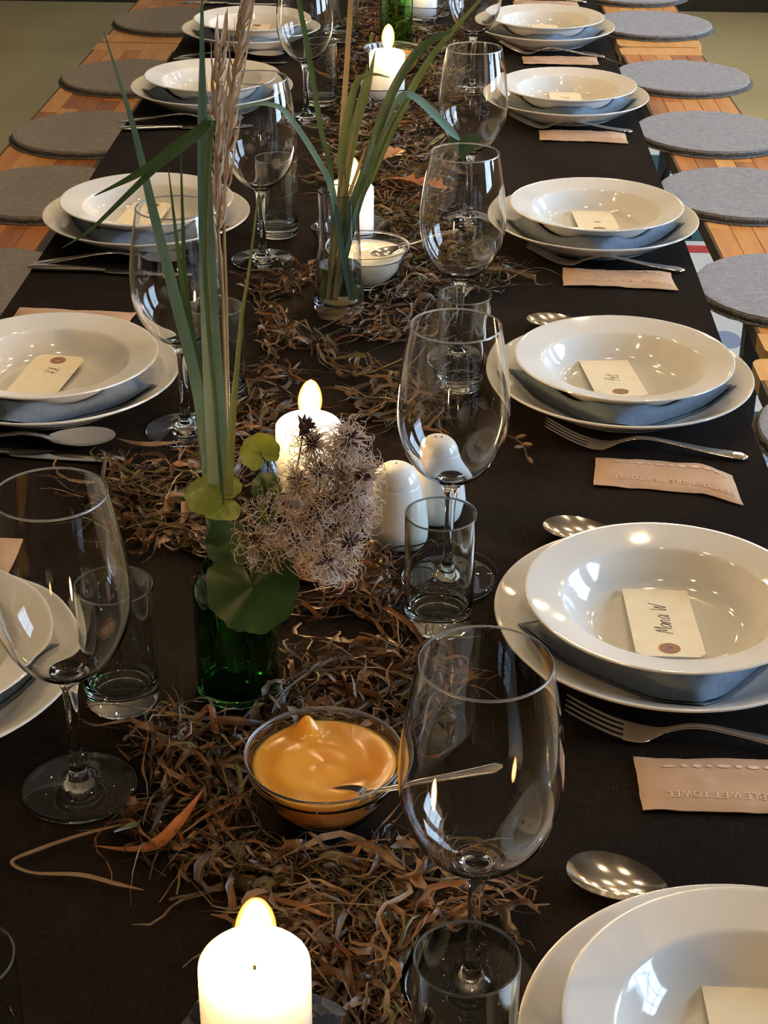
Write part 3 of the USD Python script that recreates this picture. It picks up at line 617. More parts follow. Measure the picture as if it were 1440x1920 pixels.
for k, (x, y, a, s, c, pr) in enumerate([(0.317, 0.940, 0.5, 1, 0.0, True), (0.3215, 1.420, -7, 4, 1.0, True), (0.322, 1.9655, -1.5, 3, 0.4, True), (0.3215, 2.619, -1.0, 8, 0.2, True), (0.3145, 3.139, 0.5, 5, 0.0, True), (0.312, 3.664, 1, 6, 0.0, True)]):
    packet((x, y, CZ), a, 'brown paper wet towel packet with white print, right side, ' + ORD[k], s, c, pr)
packet((-0.335, 1.788, CZ), -4, 'brown paper wet towel packet behind the second left place', 11, 0, False)
packet((-0.345, 1.236, CZ), -2, 'brown paper wet towel packet behind the nearest left place', 12, 0, False)
packet((-0.335, 2.315, CZ), -4, 'brown paper wet towel packet behind the third left place', 13, 0, False)

# ------------------------------------------------------------------ glassware
def shell(outer, inner): return list(outer) + list(inner)
foot_p = smoothline([(0, 0.0004), (0.020, 0.0002), (0.0365, 0.0), (0.0393, 0.0005), (0.0402, 0.0016), (0.0395, 0.0026), (0.034, 0.0034), (0.024, 0.0048), (0.0145, 0.0072), (0.0085, 0.0115)], 5)
rim_p = smoothline([(0.03655, 0.2343), (0.0367, 0.2350), (0.0364, 0.2357), (0.0360, 0.2358), (0.0356, 0.2354), (0.0356, 0.2346)], 3)
stem_p = smoothline([(0.0085, 0.0115), (0.0060, 0.018), (0.0047, 0.030), (0.0043, 0.050), (0.0045, 0.070), (0.0055, 0.084), (0.0080, 0.0925), (0.0120, 0.0975)], 6)
bowl_p = smoothline([(0.0120, 0.0975), (0.0205, 0.1025), (0.0310, 0.1120), (0.0400, 0.1270), (0.0450, 0.1440), (0.0465, 0.1600), (0.0455, 0.1790), (0.0428, 0.2000), (0.0395, 0.2190), (0.0366, 0.2340), (0.0366, 0.2343)], 5)
bowl_q = smoothline([(0.0356, 0.2346), (0.0357, 0.2340), (0.0386, 0.2189), (0.0419, 0.1999), (0.0446, 0.1788), (0.0456, 0.1600), (0.0441, 0.1442), (0.0389, 0.1276), (0.0300, 0.1130), (0.0198, 0.1042), (0.0100, 0.1005), (0, 0.0993)], 5)
def open_part(full, keep): pass
wine_parts = [('foot', lathe(foot_p, 72)), ('stem', lathe(stem_p, 40)), ('rim', lathe(rim_p, 96)), ('bowl', cat([lathe(bowl_p, 96), lathe(bowl_q, 96)]))]
def build_wine(loc, rz, label, group):
    t = thing('wine_glass', label, 'wine glass', loc, rz, group)
    for n, m in wine_parts: obj(n, m, rim_glass if n == 'rim' else glass, t, smooth=True)
    return t
tumbler_o = lathe(smoothline([(0, 0.0006), (0.018, 0.0006), (0.0225, 0.0), (0.0252, 0.0012), (0.0272, 0.0045), (0.0278, 0.010), (0.0281, 0.030), (0.0285, 0.070), (0.0287, 0.1020), (0.0287, 0.1028)], 4), 80)
tumbler_r = lathe(smoothline([(0.0287, 0.1028), (0.0286, 0.1036), (0.0280, 0.1040), (0.0275, 0.1036), (0.0273, 0.1026)], 3), 80)
tumbler_i = lathe(smoothline([(0.0273, 0.1026), (0.0272, 0.1015), (0.0269, 0.070), (0.0263, 0.032), (0.0256, 0.0235), (0.0240, 0.0185), (0.0205, 0.0155), (0.012, 0.0142), (0, 0.0140)], 4), 80)
def build_tumbler(loc, rz, label, group):
    t = thing('water_glass', label, 'water glass', loc, rz, group)
    obj('tumbler', cat([tumbler_o, tumbler_i]), tumbler_glass, t, smooth=True); obj('rim', tumbler_r, rim_glass, t, smooth=True); return t
wine, tumbler = Repeat(build_wine), Repeat(build_tumbler)
WR = [(0.1262, 0.736), (0.1102, 1.2155), (0.1197, 1.700), (0.1352, 2.187), (0.1451, 2.913)]
WLf = [(-0.1480, 0.9155), (-0.1575, 1.4985), (-0.1316, 2.0085), (-0.1302, 2.6915)]
TRt = [(0.1198, 0.6525), (0.1022, 1.1448), (0.1232, 1.6290)]
TLt = [(-0.1475, 0.640), (-0.1365, 1.0225), (-0.1335, 1.581), (-0.1225, 2.1135), (-0.1145, 2.7985), (-0.1025, 3.287)]
CZG = TZ + 0.0004
for k, (x, y) in enumerate(WR): wine((x, y, CZG), k * 31, 'empty wine glass on the right side of the table, ' + ORD[k], 'wine glasses on the right side')
for k, (x, y) in enumerate(WLf): wine((x, y, CZG), k * 53, 'empty wine glass on the left side of the table, ' + ORD[k], 'wine glasses on the left side')
for k, (x, y) in enumerate(TRt): tumbler((x, y, CZG), k * 31, 'straight water tumbler on the right side of the table, ' + ORD[k], 'water tumblers on the right side')
for k, (x, y) in enumerate(TLt): tumbler((x, y, CZG), k * 31, 'straight water tumbler on the left side of the table, ' + ORD[k], 'water tumblers on the left side')
tumbler((0.078, 3.54, CZG), 0, 'water tumbler beside the unlit candle at the far end', 'water tumblers on the right side')

# ------------------------------------------------------------------ candles on glass dishes
dish_shape = lambda th: 1 + 0.085 * np.cos(4 * (th - 0.42))
dish_m = lathe(smoothline([(0, 0.0008), (0.024, 0.0008), (0.030, 0.0), (0.035, 0.0025), (0.040, 0.009), (0.0455, 0.019), (0.0500, 0.0285), (0.0508, 0.0300), (0.0500, 0.0312), (0.0486, 0.0300), (0.0432, 0.0195), (0.0375, 0.0108), (0.0335, 0.0078), (0, 0.0076)], 5), 96, dish_shape)
def build_dish(loc, rz, label, group):
    t = thing('candle_dish', label, 'candle holder', loc, rz, group); obj('glass_dish', dish_m, glass, t, smooth=True); return t
dish = Repeat(build_dish)
CR = 0.0305
def pillar(loc, label, h, lit=True, fl=0.038, lean=0.0):
    t = thing('pillar_candle', label, 'candle', loc, 0, 'white pillar candles on glass dishes')
    prof = smoothline([(0, 0.0), (CR - 0.003, 0.0), (CR - 0.0005, 0.0012), (CR, 0.004), (CR, h * 0.5), (CR, h - 0.009), (CR - 0.0012, h - 0.0035), (CR - 0.0050, h - 0.0002), (CR - 0.0085, h - 0.0012), (CR - 0.0120, h - 0.0050), (0.010, h - 0.0078), (0, h - 0.0082)], 5)
    obj('wax', lathe(prof, 72), wax, t, smooth=True)
    b = h - 0.0082
    obj('wick', tube(smoothline([(0, 0, b - 0.003), (0.0004, 0, b + 0.004), (0.0022, 0, b + 0.0085), (0.0042, 0, b + 0.0105)], 4), 0.0010), wick_m, t)
    if lit:
        z0 = b + 0.0035
        pr = smoothline([(0, 0), (0.0026, 0.0012), (0.0064, fl * 0.16), (0.0100, fl * 0.36), (0.0112, fl * 0.54), (0.0096, fl * 0.74), (0.0056, fl * 0.91), (0, fl)], 5)
        m = lathe(pr, 28); m.vertices[:, 0] += lean * (m.vertices[:, 2] / fl) ** 2 * 0.01 + 0.0012; m.vertices[:, 2] += z0
        obj('flame', m, flame_m, t, smooth=True)
    return t
DZ = CZG
CANDLES = [((0.0060, 0.657), 'lit pillar candle in front at the bottom edge of the picture', 0.0865, True, 'glass dish under the candle at the bottom edge'),
           ((-0.0200, 1.3550), 'lit pillar candle behind the fluffy seed heads', 0.075, True, 'glass dish under the candle behind the seed heads'),
           ((-0.0220, 2.0700), 'lit pillar candle half hidden behind the clear vase of grass', 0.077, True, 'glass dish under the candle behind the clear vase'),
           ((-0.0019, 2.8180), 'lit pillar candle far back with a tall teardrop flame', 0.079, True, 'glass dish under the far candle with the tall flame'),
           ((0.0468, 3.5000), 'white pillar candle at the top edge of the picture', 0.079, True, 'glass dish under the candle at the top edge')]
for k, ((x, y), lab, h, lit, dl) in enumerate(CANDLES):
    dish((x, y, DZ), [0, 18, 5, 30, 12][k], dl, 'glass candle dishes')
    pillar((x, y, DZ + 0.0079), lab, h, lit, [0.046, 0.046, 0.042, 0.050, 0.04][k], [0.1, 0.15, 0, 0.1, 0][k])

# ------------------------------------------------------------------ bowls of dip
bowl_g = lathe(smoothline([(0, 0.0012), (0.022, 0.0012), (0.0250, 0.0), (0.0285, 0.0012), (0.0350, 0.0085), (0.0430, 0.0200), (0.0490, 0.0325), (0.0508, 0.0385), (0.0522, 0.0392), (0.0524, 0.0402), (0.0518, 0.0412), (0.0530, 0.0470), (0.0541, 0.0483)], 5), 88)
bowl_r = lathe(smoothline([(0.0541, 0.0483), (0.0546, 0.0492), (0.0546, 0.0500), (0.0538, 0.0508), (0.0529, 0.0505), (0.0524, 0.0497)], 4), 88)
bowl_i = lathe(smoothline([(0.0524, 0.0497), (0.0505, 0.0440), (0.0485, 0.0375), (0.0462, 0.0315), (0.0408, 0.0205), (0.0335, 0.0105), (0.0275, 0.0055), (0.020, 0.0042), (0, 0.0040)], 5), 88)
def build_bowl(loc, rz, label, group):
    t = thing('dip_bowl', label, 'bowl', loc, rz, group); obj('glass_bowl', cat([bowl_g, bowl_i]), glass, t, smooth=True); obj('rim', bowl_r, rim_glass, t, smooth=True); return t
bowl = Repeat(build_bowl)
def dip(loc, m, name, label, level, seed, peak=None):
    """Fill that follows the inside of the glass bowl up to level, with a swirled top."""
    ins = [(0, 0.0043), (0.0195, 0.0045), (0.0270, 0.0059), (0.0330, 0.0110), (0.0403, 0.0210), (0.0457, 0.0318), (0.0480, 0.0377), (0.0500, 0.0440)]
    zs = [q[1] for q in ins]; rs = [q[0] for q in ins]
    z = np.concatenate([[0.0043, 0.0044, 0.005], np.linspace(0.0060, level, 12)]); prof = [(0 if i == 0 else float(np.interp(q, zs, rs)) - 0.0003, q) for i, q in enumerate(z)]
    R = prof[-1][0]
    prof += [(R - 0.0015, level + 0.0006)] + [(R * k, level + 0.0006) for k in np.linspace(0.95, 0.06, 26)] + [(0, level + 0.0006)]
    g = lathe(prof, 96); v = g.vertices; top = v[:, 2] > level + 0.0003
    r = np.hypot(v[:, 0], v[:, 1]); th = np.arctan2(v[:, 1], v[:, 0]); fall = np.clip(1 - r / R, 0, 1)
    sw = 0.0012 * np.sin(th - 150 * r + seed) * np.clip(fall * 3, 0, 1) + 0.0016 * (meshkit.fbm(v * 45 + seed, 2, seed) - 0.5) * np.clip(fall * 4, 0, 1)
    sw = sw - 0.0035 * np.exp(-(((v[:, 0] - 0.012) / 0.014) ** 2 + ((v[:, 1] + 0.002) / 0.018) ** 2))
    if peak: sw = sw + peak[2] * np.exp(-(((v[:, 0] - peak[0]) / peak[3]) ** 2 + ((v[:, 1] - peak[1]) / peak[3]) ** 2))
    v[:, 2] += np.where(top, sw, 0); g.vertices = v
    return obj(name, g, m, smooth=True, loc=loc, label=label, cat='dip')
for (x, y), m, n, lb, ld, lv, pk in (((0.0262, 0.8985), orange_m, 'orange_dip', 'glass dip bowl of orange cream in the foreground', 'glossy orange dip with a small peak in the foreground bowl', 0.0418, (-0.0145, 0.036, 0.013, 0.0075)),
                                     ((0.0046, 1.934), white_cream, 'white_dip', 'glass dip bowl of white cream behind the clear vase', 'swirled white dip in the bowl behind the clear vase', 0.0400, (0.004, 0.006, 0.006, 0.020)),
                                     ((0.0034, 3.004), orange_m, 'orange_dip', 'glass dip bowl behind the far candle', 'orange dip in the bowl behind the far candle', 0.0375, None)):
    bowl((x, y, CZG), 0, lb, 'glass dip bowls')
    dip((x, y, CZG), m, n, ld, lv, 3 if pk else 9, pk)
def teaspoon(a, b, label):
    """From bowl tip a to handle end b (3-D)."""
    a, b = np.array(a), np.array(b); d = b - a; L = float(np.linalg.norm(d))
    t = thing('teaspoon', label, 'spoon', a, math.degrees(math.atan2(d[1], d[0])))
    ry = -math.degrees(math.asin(d[2] / L))
    n, k = 9, 20; bl, bw, dp = 0.040, 0.026, 0.006
    v = [];
    for lay in (0, 1):
        for i in range(n):
            r = i / (n - 1)
            for j in range(k):
                q = 2 * math.pi * j / k; v.append((bl / 2 + r * math.cos(q) * bl / 2, r * math.sin(q) * bw / 2, dp * (r * r - 1) - 0.0009 * lay * (1 - 0.5 * r)))
    f = []
    for lay in (0, 1):
        for i in range(n - 1):
            for j in range(k):
                p, q = lay * n * k + i * k + j, lay * n * k + i * k + (j + 1) % k
                tri = [(p, p + k, q + k), (p, q + k, q)]; f += tri if lay == 0 else [w[::-1] for w in tri]
    e0, e1 = (n - 1) * k, n * k + (n - 1) * k
    for j in range(k): f += [(e0 + j, e1 + j, e1 + (j + 1) % k), (e0 + j, e1 + (j + 1) % k, e0 + (j + 1) % k)]
    obj('bowl', xf(trimesh.Trimesh(np.array(v), f, process=False), ry=ry), steel, t, smooth=60)
    x = np.linspace(bl - 0.003, L, 20); w = np.interp(x, [bl, bl + 0.01, L - 0.02, L - 0.005, L], [0.006, 0.0042, 0.0085, 0.0105, 0.003])
    obj('handle', xf(loft(np.column_stack([x, 0 * x, 0 * x + 0.0004]), w, 0.0018, 10), ry=ry), steel, t, smooth=50)
teaspoon((0.0200, 0.8590, TZ + 0.0385), (0.146, 0.8620, TZ + 0.0700), 'small steel teaspoon resting in the foreground orange dip')
teaspoon((0.012, 1.9050, TZ + 0.0480), (0.118, 1.9500, TZ + 0.0640), 'small steel teaspoon resting in the white dip')

# ------------------------------------------------------------------ salt and pepper shakers
def shaker(loc, h, rm, label, holes):
    t = thing('shaker', label, 'shaker', loc, 0, 'white porcelain shakers')
    k = h / 0.075
    obj('porcelain_body', lathe(smoothline([(0, 0.0015), (rm * 0.78, 0.0012), (rm * 0.86, 0.0), (rm * 0.95, 0.003 * k), (rm, 0.010 * k), (rm * 0.99, 0.018 * k), (rm * 0.90, 0.036 * k), (rm * 0.81, 0.050 * k), (rm * 0.765, 0.0558 * k), (rm * 0.745, 0.0568 * k), (rm * 0.735, 0.0580 * k), (rm * 0.70, 0.0630 * k), (rm * 0.58, 0.0695 * k), (rm * 0.36, 0.0738 * k), (0, 0.0752 * k)], 5), 64), ceramic, t, smooth=True)
    for q in holes: obj('pour_hole', xf(trimesh.creation.icosphere(2, 0.0009), (q[0], q[1], h - 0.0002)), wick_m, t, smooth=True)
shaker((0.0625, 1.2862, CZG), 0.0752, 0.0282, 'white porcelain shaker in front with one pour hole', [(0.0, 0.002)])
shaker((0.0985, 1.3340, CZG), 0.0792, 0.0272, 'white porcelain shaker seen through the wine glass', [(0.003, 0), (-0.003, 0)])

# ------------------------------------------------------------------ vases
t = thing('vase', 'dark green glass vase holding tall grass and fluffy seed heads', 'vase', (-0.0508, 1.0452, CZG))
RV = 0.0316
obj('green_glass_body', lathe(smoothline([(0, 0.0008), (0.024, 0.0008), (0.0285, 0.0), (RV - 0.0005, 0.003), (RV, 0.008), (RV + 0.0002, 0.05), (RV, 0.084), (RV - 0.001, 0.093), (RV - 0.004, 0.101), (RV - 0.0065, 0.1055), (RV - 0.007, 0.1085), (RV - 0.0078, 0.1100), (RV - 0.0088, 0.1085), (RV - 0.0083, 0.1048), (RV - 0.006, 0.0995), (RV - 0.0032, 0.092), (RV - 0.0022, 0.084), (RV - 0.0022, 0.05), (RV - 0.0025, 0.012), (RV - 0.006, 0.0075), (0, 0.0065)], 4), 72), green_glass, t, smooth=True)
t = thing('vase', 'clear flared glass vase of green grass in the middle', 'vase', (-0.0225, 1.8435, CZG))
VO = [(0.0300, 0.008), (0.0297, 0.020), (0.0268, 0.060), (0.0245, 0.095), (0.0238, 0.120), (0.0248, 0.1440)]
obj('clear_glass_body', lathe(smoothline([(0, 0.0008), (0.023, 0.0008), (0.0270, 0.0), (0.0295, 0.0025)] + VO + [(0.0247, 0.1456), (0.0240, 0.1460), (0.0233, 0.1452), (0.0222, 0.120), (0.0229, 0.095), (0.0252, 0.060), (0.0280, 0.0215), (0.0270, 0.0150), (0.0235, 0.0115), (0, 0.0105)], 4), 72), glass, t, smooth=True)
obj('water', lathe([(0, 0.0108), (0.0234, 0.0118), (0.0268, 0.0153), (0.0277, 0.0216), (0.0262, 0.045), (0.0254, 0.0570), (0.0248, 0.0572), (0, 0.0572)], 48), water_m, t, smooth=40)
t = thing('vase', 'green tinted glass vase at the far end of the table', 'vase', (0.0009, 3.2332, CZG))
lime_glass = glassy('lime_glass', (0.50, 0.80, 0.30), 1.5)
obj('green_glass_body', lathe(smoothline([(0, 0.0008), (0.024, 0.0008), (0.0285, 0.0), (0.0316, 0.004), (0.0316, 0.06), (0.0316, 0.128), (0.0310, 0.1300), (0.0302, 0.1285), (0.0296, 0.06), (0.0292, 0.012), (0.025, 0.008), (0, 0.007)], 4), 56), lime_glass, t, smooth=True)

# grass and stems
def blade(name, label, cat_, pts, width, m, normal=(0, -1, 0.35), tw=0.0, fold=0.12, group=None, n=7):
    p = smoothline(pts, n); k = len(p); u = np.linspace(0, 1, k)
    w = np.interp(u, np.linspace(0, 1, len(width)), width)
    return obj(name, ribbon(p, w, normal, tw * u if tw else None, fold), m, smooth=60, label=label, cat=cat_, group=group)
B1 = (-0.052, 1.045, 0.768)
G1 = 'grass standing in the green vase'
blade('reed_grass', 'broad blue-green grass blade, tallest in the green vase', 'grass', [B1, (-0.056, 1.047, 0.81), (-0.059, 1.05, 0.857), (-0.060, 1.054, 0.939), (-0.062, 1.060, 1.048), (-0.062, 1.065, 1.160), (-0.061, 1.069, 1.222), (-0.059, 1.071, 1.275)], [0.013, 0.014, 0.0150, 0.0165, 0.0130, 0.0088, 0.0038, 0.0012], grass_blue, group=G1)
blade('reed_grass', 'blue-green grass blade leaning left from the green vase', 'grass', [(-0.050, 1.05, 0.768), (-0.057, 1.053, 0.81), (-0.063, 1.057, 0.853), (-0.073, 1.072, 0.973), (-0.089, 1.082, 1.055), (-0.102, 1.089, 1.115), (-0.114, 1.096, 1.175), (-0.131, 1.103, 1.235)], [0.008, 0.009, 0.0095, 0.0090, 0.0088, 0.0072, 0.0045, 0.0008], grass_blue, tw=0.4, group=G1)
blade('reed_grass', 'thin olive grass blade rising right of the broad one', 'grass', [(-0.050, 1.040, 0.768), (-0.054, 1.043, 0.81), (-0.056, 1.045, 0.86), (-0.049, 1.045, 0.961), (-0.043, 1.045, 1.016), (-0.038, 1.045, 1.057), (-0.032, 1.045, 1.091), (-0.026, 1.045, 1.131), (-0.022, 1.045, 1.156)], [0.006, 0.0065, 0.0075, 0.0062, 0.0038, 0.0026, 0.0020, 0.0015, 0.0006], grass_mid, group=G1)
blade('reed_grass', 'olive grass blade bent down to the left at its tip', 'grass', [(-0.056, 1.050, 0.800), (-0.058, 1.046, 0.95), (-0.058, 1.030, 1.10), (-0.050, 1.010, 1.185), (-0.048, 1.0, 1.203), (-0.053, 1.0, 1.199), (-0.070, 1.001, 1.187), (-0.094, 1.003, 1.169), (-0.124, 1.005, 1.153)], [0.002, 0.0025, 0.003, 0.004, 0.0048, 0.0056, 0.0062, 0.0050, 0.0006], grass_dark, (0.3, -1, 0.6), group=G1)
blade('reed_grass', 'long thin grass blade drooping across the third left plate', 'grass', [(-0.054, 1.046, 0.800), (-0.055, 1.030, 0.95), (-0.053, 0.985, 1.10), (-0.042, 0.940, 1.195), (-0.036, 0.926, 1.222), (-0.047, 0.929, 1.212), (-0.069, 0.934, 1.195), (-0.089, 0.938, 1.176), (-0.115, 0.945, 1.151), (-0.134, 0.948, 1.138)], [0.0015, 0.002, 0.0025, 0.003, 0.0036, 0.0042, 0.0044, 0.0034, 0.0020, 0.0006], grass_dark, (0.3, -1, 0.6), group=G1)
for lb, pts in (('thin dry stem standing left in the green vase', [(-0.048, 1.055, 0.77), (-0.067, 1.073, 0.843), (-0.076, 1.108, 0.961), (-0.089, 1.131, 1.036), (-0.092, 1.149, 1.095), (-0.093, 1.162, 1.139)]), ('short thin green shoot tapering beside the left blade', [(-0.050, 1.052, 0.77), (-0.067, 1.065, 0.848), (-0.079, 1.089, 0.969), (-0.087, 1.104, 1.046), (-0.092, 1.114, 1.095), (-0.096, 1.122, 1.137)])):
    gr = 'green' in lb
    blade('grass_shoot', lb, 'grass', pts, [0.0032, 0.0034, 0.0042 if gr else 0.0026, 0.0038 if gr else 0.0022, 0.0024 if gr else 0.0018, 0.0007], grass_dark if gr else straw, group=G1)
def seed_spike(label, pts, top, seed):
    """A dry grass stalk with overlapping husks along its upper end."""
    r = random.Random(seed); p = smoothline(pts, 10)
    t = thing('seed_stalk', label, 'dried grass', (0, 0, 0), 0, G1)
    obj('stalk', tube(p, np.linspace(0.0017, 0.0008, len(p)), 6), straw, t)
    i0 = int(len(p) * (1 - top)); n = 46
    for k in range(n):
        q = p[min(len(p) - 2, i0 + int((len(p) - i0 - 1) * k / n))]; d = p[min(len(p) - 1, i0 + int((len(p) - i0 - 1) * k / n) + 1)] - q; d /= np.linalg.norm(d)
        a = k * 2.4 + r.uniform(-0.4, 0.4); o = np.array([math.cos(a), math.sin(a), 0]); o -= o.dot(d) * d; o /= np.linalg.norm(o)
        L = r.uniform(0.018, 0.028) * (1 - 0.35 * k / n); s = r.uniform(0.10, 0.30)
        pts_ = [q + o * 0.0008, q + d * L * 0.35 + o * (0.0022 + L * s * 0.45), q + d * L * 0.7 + o * (0.0026 + L * s * 0.7), q + d * L * 1.25 + o * (0.0022 + L * s * 1.1)]
        pp = smoothline(pts_, 2)
        obj('husk', ribbon(pp, np.interp(np.linspace(0, 1, len(pp)), [0, 0.35, 0.7, 1], [0.0014, 0.0044, 0.0024, 0.0003]), o, None, 0.25), seed_m, t, smooth=60)
seed_spike('dry seed stalk on the left, its tip below the top of the picture', [(-0.052, 1.040, 0.77), (-0.057, 1.055, 0.854), (-0.055, 1.066, 0.963), (-0.055, 1.076, 1.058), (-0.0565, 1.080, 1.103), (-0.057, 1.084, 1.143), (-0.055, 1.089, 1.189), (-0.051, 1.094, 1.237)], 0.42, 21)
seed_spike('dry seed stalk on the right, reaching past the top of the picture', [(-0.049, 1.045, 0.77), (-0.056, 1.061, 0.851), (-0.055, 1.078, 0.958), (-0.055, 1.093, 1.051), (-0.0555, 1.102, 1.104), (-0.053, 1.109, 1.147), (-0.048, 1.116, 1.193), (-0.042, 1.121, 1.225), (-0.036, 1.126, 1.255)], 0.44, 22)
G2 = 'grass standing in the clear vase'
def v2(name, label, pts, width, m, normal=(0, -1, 0.35), tw=0.0): blade(name, label, 'grass', pts, width, m, normal, tw, group=G2)
v2('reed_grass', 'dark thin grass blade leaning left to the top of the picture', [(-0.034, 1.841, 0.766), (-0.031, 1.855, 0.898), (-0.044, 1.861, 0.965), (-0.058, 1.870, 1.050), (-0.068, 1.875, 1.104), (-0.070, 1.878, 1.127)], [0.0035, 0.0055, 0.0066, 0.0062, 0.0055, 0.005], grass_dark)
v2('grass_shoot', 'straw coloured stem rising to the top of the picture', [(-0.034, 1.841, 0.766), (-0.023, 1.859, 0.877), (-0.020, 1.871, 0.956), (-0.015, 1.882, 1.033), (-0.011, 1.893, 1.102), (-0.010, 1.896, 1.125)], [0.004, 0.006, 0.0070, 0.0062, 0.0060, 0.006], straw)
v2('reed_grass', 'green grass blade with its tip before the far candle', [(-0.037, 1.840, 0.766), (-0.018, 1.840, 0.884), (-0.006, 1.840, 0.959), (0.010, 1.840, 1.017), (0.019, 1.840, 1.058)], [0.005, 0.0085, 0.0115, 0.0085, 0.0008], grass_mid)
v2('reed_grass', 'shorter green grass blade with its tip at the candle\'s left edge', [(-0.040, 1.842, 0.766), (-0.022, 1.847, 0.882), (-0.008, 1.850, 0.956), (0.006, 1.853, 1.016), (0.010, 1.854, 1.040)], [0.004, 0.0075, 0.0095, 0.0060, 0.0008], grass_mid)
v2('reed_grass', 'broad grass blade arching right in front of the far candle', [(-0.031, 1.839, 0.766), (-0.009, 1.827, 0.875), (0.012, 1.822, 0.934), (0.027, 1.816, 0.987), (0.045, 1.812, 1.031), (0.070, 1.808, 1.069), (0.103, 1.806, 1.089)], [0.005, 0.0085, 0.0115, 0.0108, 0.0102, 0.0095, 0.0040], grass_dark)
v2('reed_grass', 'long grass blade pointing to the upper right', [(-0.029, 1.843, 0.766), (-0.004, 1.846, 0.869), (0.020, 1.849, 0.926), (0.050, 1.852, 0.993), (0.076, 1.855, 1.041), (0.105, 1.856, 1.079), (0.136, 1.858, 1.114)], [0.004, 0.0068, 0.0095, 0.0092, 0.0078, 0.0055, 0.0030], grass_mid)
v2('reed_grass', 'grey-green grass blade low on the right of the clear vase', [(-0.027, 1.846, 0.766), (-0.002, 1.840, 0.871), (0.011, 1.840, 0.910), (0.035, 1.840, 0.972), (0.059, 1.840, 1.012)], [0.006, 0.0075, 0.0075, 0.0062, 0.002], grass_dark)
v2('reed_grass', 'blue-green grass blade folding over to the right onto a wine glass', [(-0.026, 1.836, 0.766), (-0.004, 1.829, 0.87), (0.012, 1.821, 0.940), (0.036, 1.816, 0.994), (0.051, 1.813, 1.016), (0.064, 1.814, 1.014), (0.083, 1.815, 0.998), (0.105, 1.817, 0.976), (0.115, 1.818, 0.966)], [0.003, 0.004, 0.005, 0.0065, 0.0078, 0.0088, 0.0098, 0.0095, 0.003], grass_blue, (0.2, -1, 0.6))
v2('reed_grass', 'thin grass blade arching left over the third left wine glass', [(-0.010, 1.839, 0.766), (-0.024, 1.821, 0.877), (-0.031, 1.815, 0.915), (-0.047, 1.810, 0.948), (-0.066, 1.806, 0.980), (-0.082, 1.802, 1.001), (-0.099, 1.801, 1.007), (-0.117, 1.802, 1.005), (-0.140, 1.803, 0.998)], [0.006, 0.0075, 0.0072, 0.0068, 0.0064, 0.0060, 0.005, 0.0035, 0.0008], grass_blue, (0, -1, 0.6))
v2('reed_grass', 'green grass blade curling over against the far candle', [(-0.031, 1.839, 0.766), (-0.014, 1.827, 0.875), (-0.018, 1.821, 0.940), (-0.008, 1.815, 1.002), (0.002, 1.812, 1.032), (0.018, 1.811, 1.039), (0.036, 1.811, 1.036)], [0.004, 0.0068, 0.0095, 0.0090, 0.007, 0.0035, 0.001], grass_mid)

v2('reed_shoot', 'pale straw stem in front of the bundle in the clear vase', [(-0.034, 1.832, 0.768), (-0.024, 1.826, 0.86), (-0.012, 1.822, 0.93), (-0.002, 1.820, 0.985)], [0.0040, 0.0045, 0.0040, 0.0006], straw)
v2('reed_shoot', 'olive stem crossing low through the clear vase to the right', [(-0.004, 1.836, 0.768), (-0.018, 1.832, 0.84), (-0.028, 1.830, 0.89), (-0.034, 1.828, 0.925)], [0.0055, 0.0060, 0.0050, 0.0008], grass_mid)
v2('reed_shoot', 'short dry tan shoot rising right out of the clear vase', [(-0.026, 1.834, 0.768), (-0.016, 1.830, 0.87), (0.000, 1.828, 0.925), (0.010, 1.827, 0.955)], [0.0045, 0.0050, 0.0040, 0.0006], straw)
def round_leaf(label, centre, r, normal, up, m, notch=0.5, cup=0.15, seed=0, stem=None):
    """Kidney-shaped leaf: up points from the stalk notch to the leaf tip."""
    t = thing('round_leaf', label, 'leaf', (0, 0, 0), 0, 'round leaves in the green vase')
    n = np.array(normal, float); n /= np.linalg.norm(n); u = np.array(up, float); u -= u.dot(n) * n; u /= np.linalg.norm(u); s = np.cross(u, n)
    th = np.linspace(-math.pi + 0.10, math.pi - 0.10, 49); rr = np.linspace(0.0, 1, 9)
    v = []
    for q in rr:
        for a in th:
            R = r * (1 - notch * math.exp(-((abs(a) - math.pi) / 0.45) ** 2)) * (1 + 0.03 * math.sin(9 * a + seed) + 0.02 * math.sin(23 * a))
            x, y = q * R * math.sin(a), q * R * math.cos(a)
            z = cup * r * (q ** 2) * (0.6 + 0.4 * math.cos(2 * a + seed)) + 0.03 * r * math.sin(5 * a + seed) * q + 0.012 * r * abs(math.sin(4 * a)) * q
            v.append(np.array(centre) + s * x + u * y + n * z)
    k = len(th); f = []
    for i in range(len(rr) - 1):
        for j in range(k - 1):
            a, b = i * k + j, i * k + j + 1
            f += [(a, b, b + k), (a, b + k, a + k)]
    obj('leaf_blade', trimesh.Trimesh(np.array(v), f, process=False), m, t, smooth=60)
    if stem: obj('leaf_stalk', tube(smoothline([centre] + stem, 5), 0.0010, 5), leaf_deep, t)
round_leaf('large dark green round leaf hanging over the rim of the green vase', (-0.032, 1.006, 0.866), 0.034, (-0.1, -0.9, 0.45), (0.35, -0.3, -0.9), leaf_green, seed=1, stem=[(-0.045, 1.030, 0.872), (-0.050, 1.040, 0.85), (-0.05, 1.044, 0.79)])
round_leaf('yellow-green round leaf behind the grass on the left of the green vase', (-0.060, 1.040, 0.918), 0.0235, (0.15, -0.30, 0.95), (-0.95, -0.1, 0.05), leaf_lime, seed=2, stem=[(-0.052, 1.045, 0.87), (-0.051, 1.046, 0.79)])
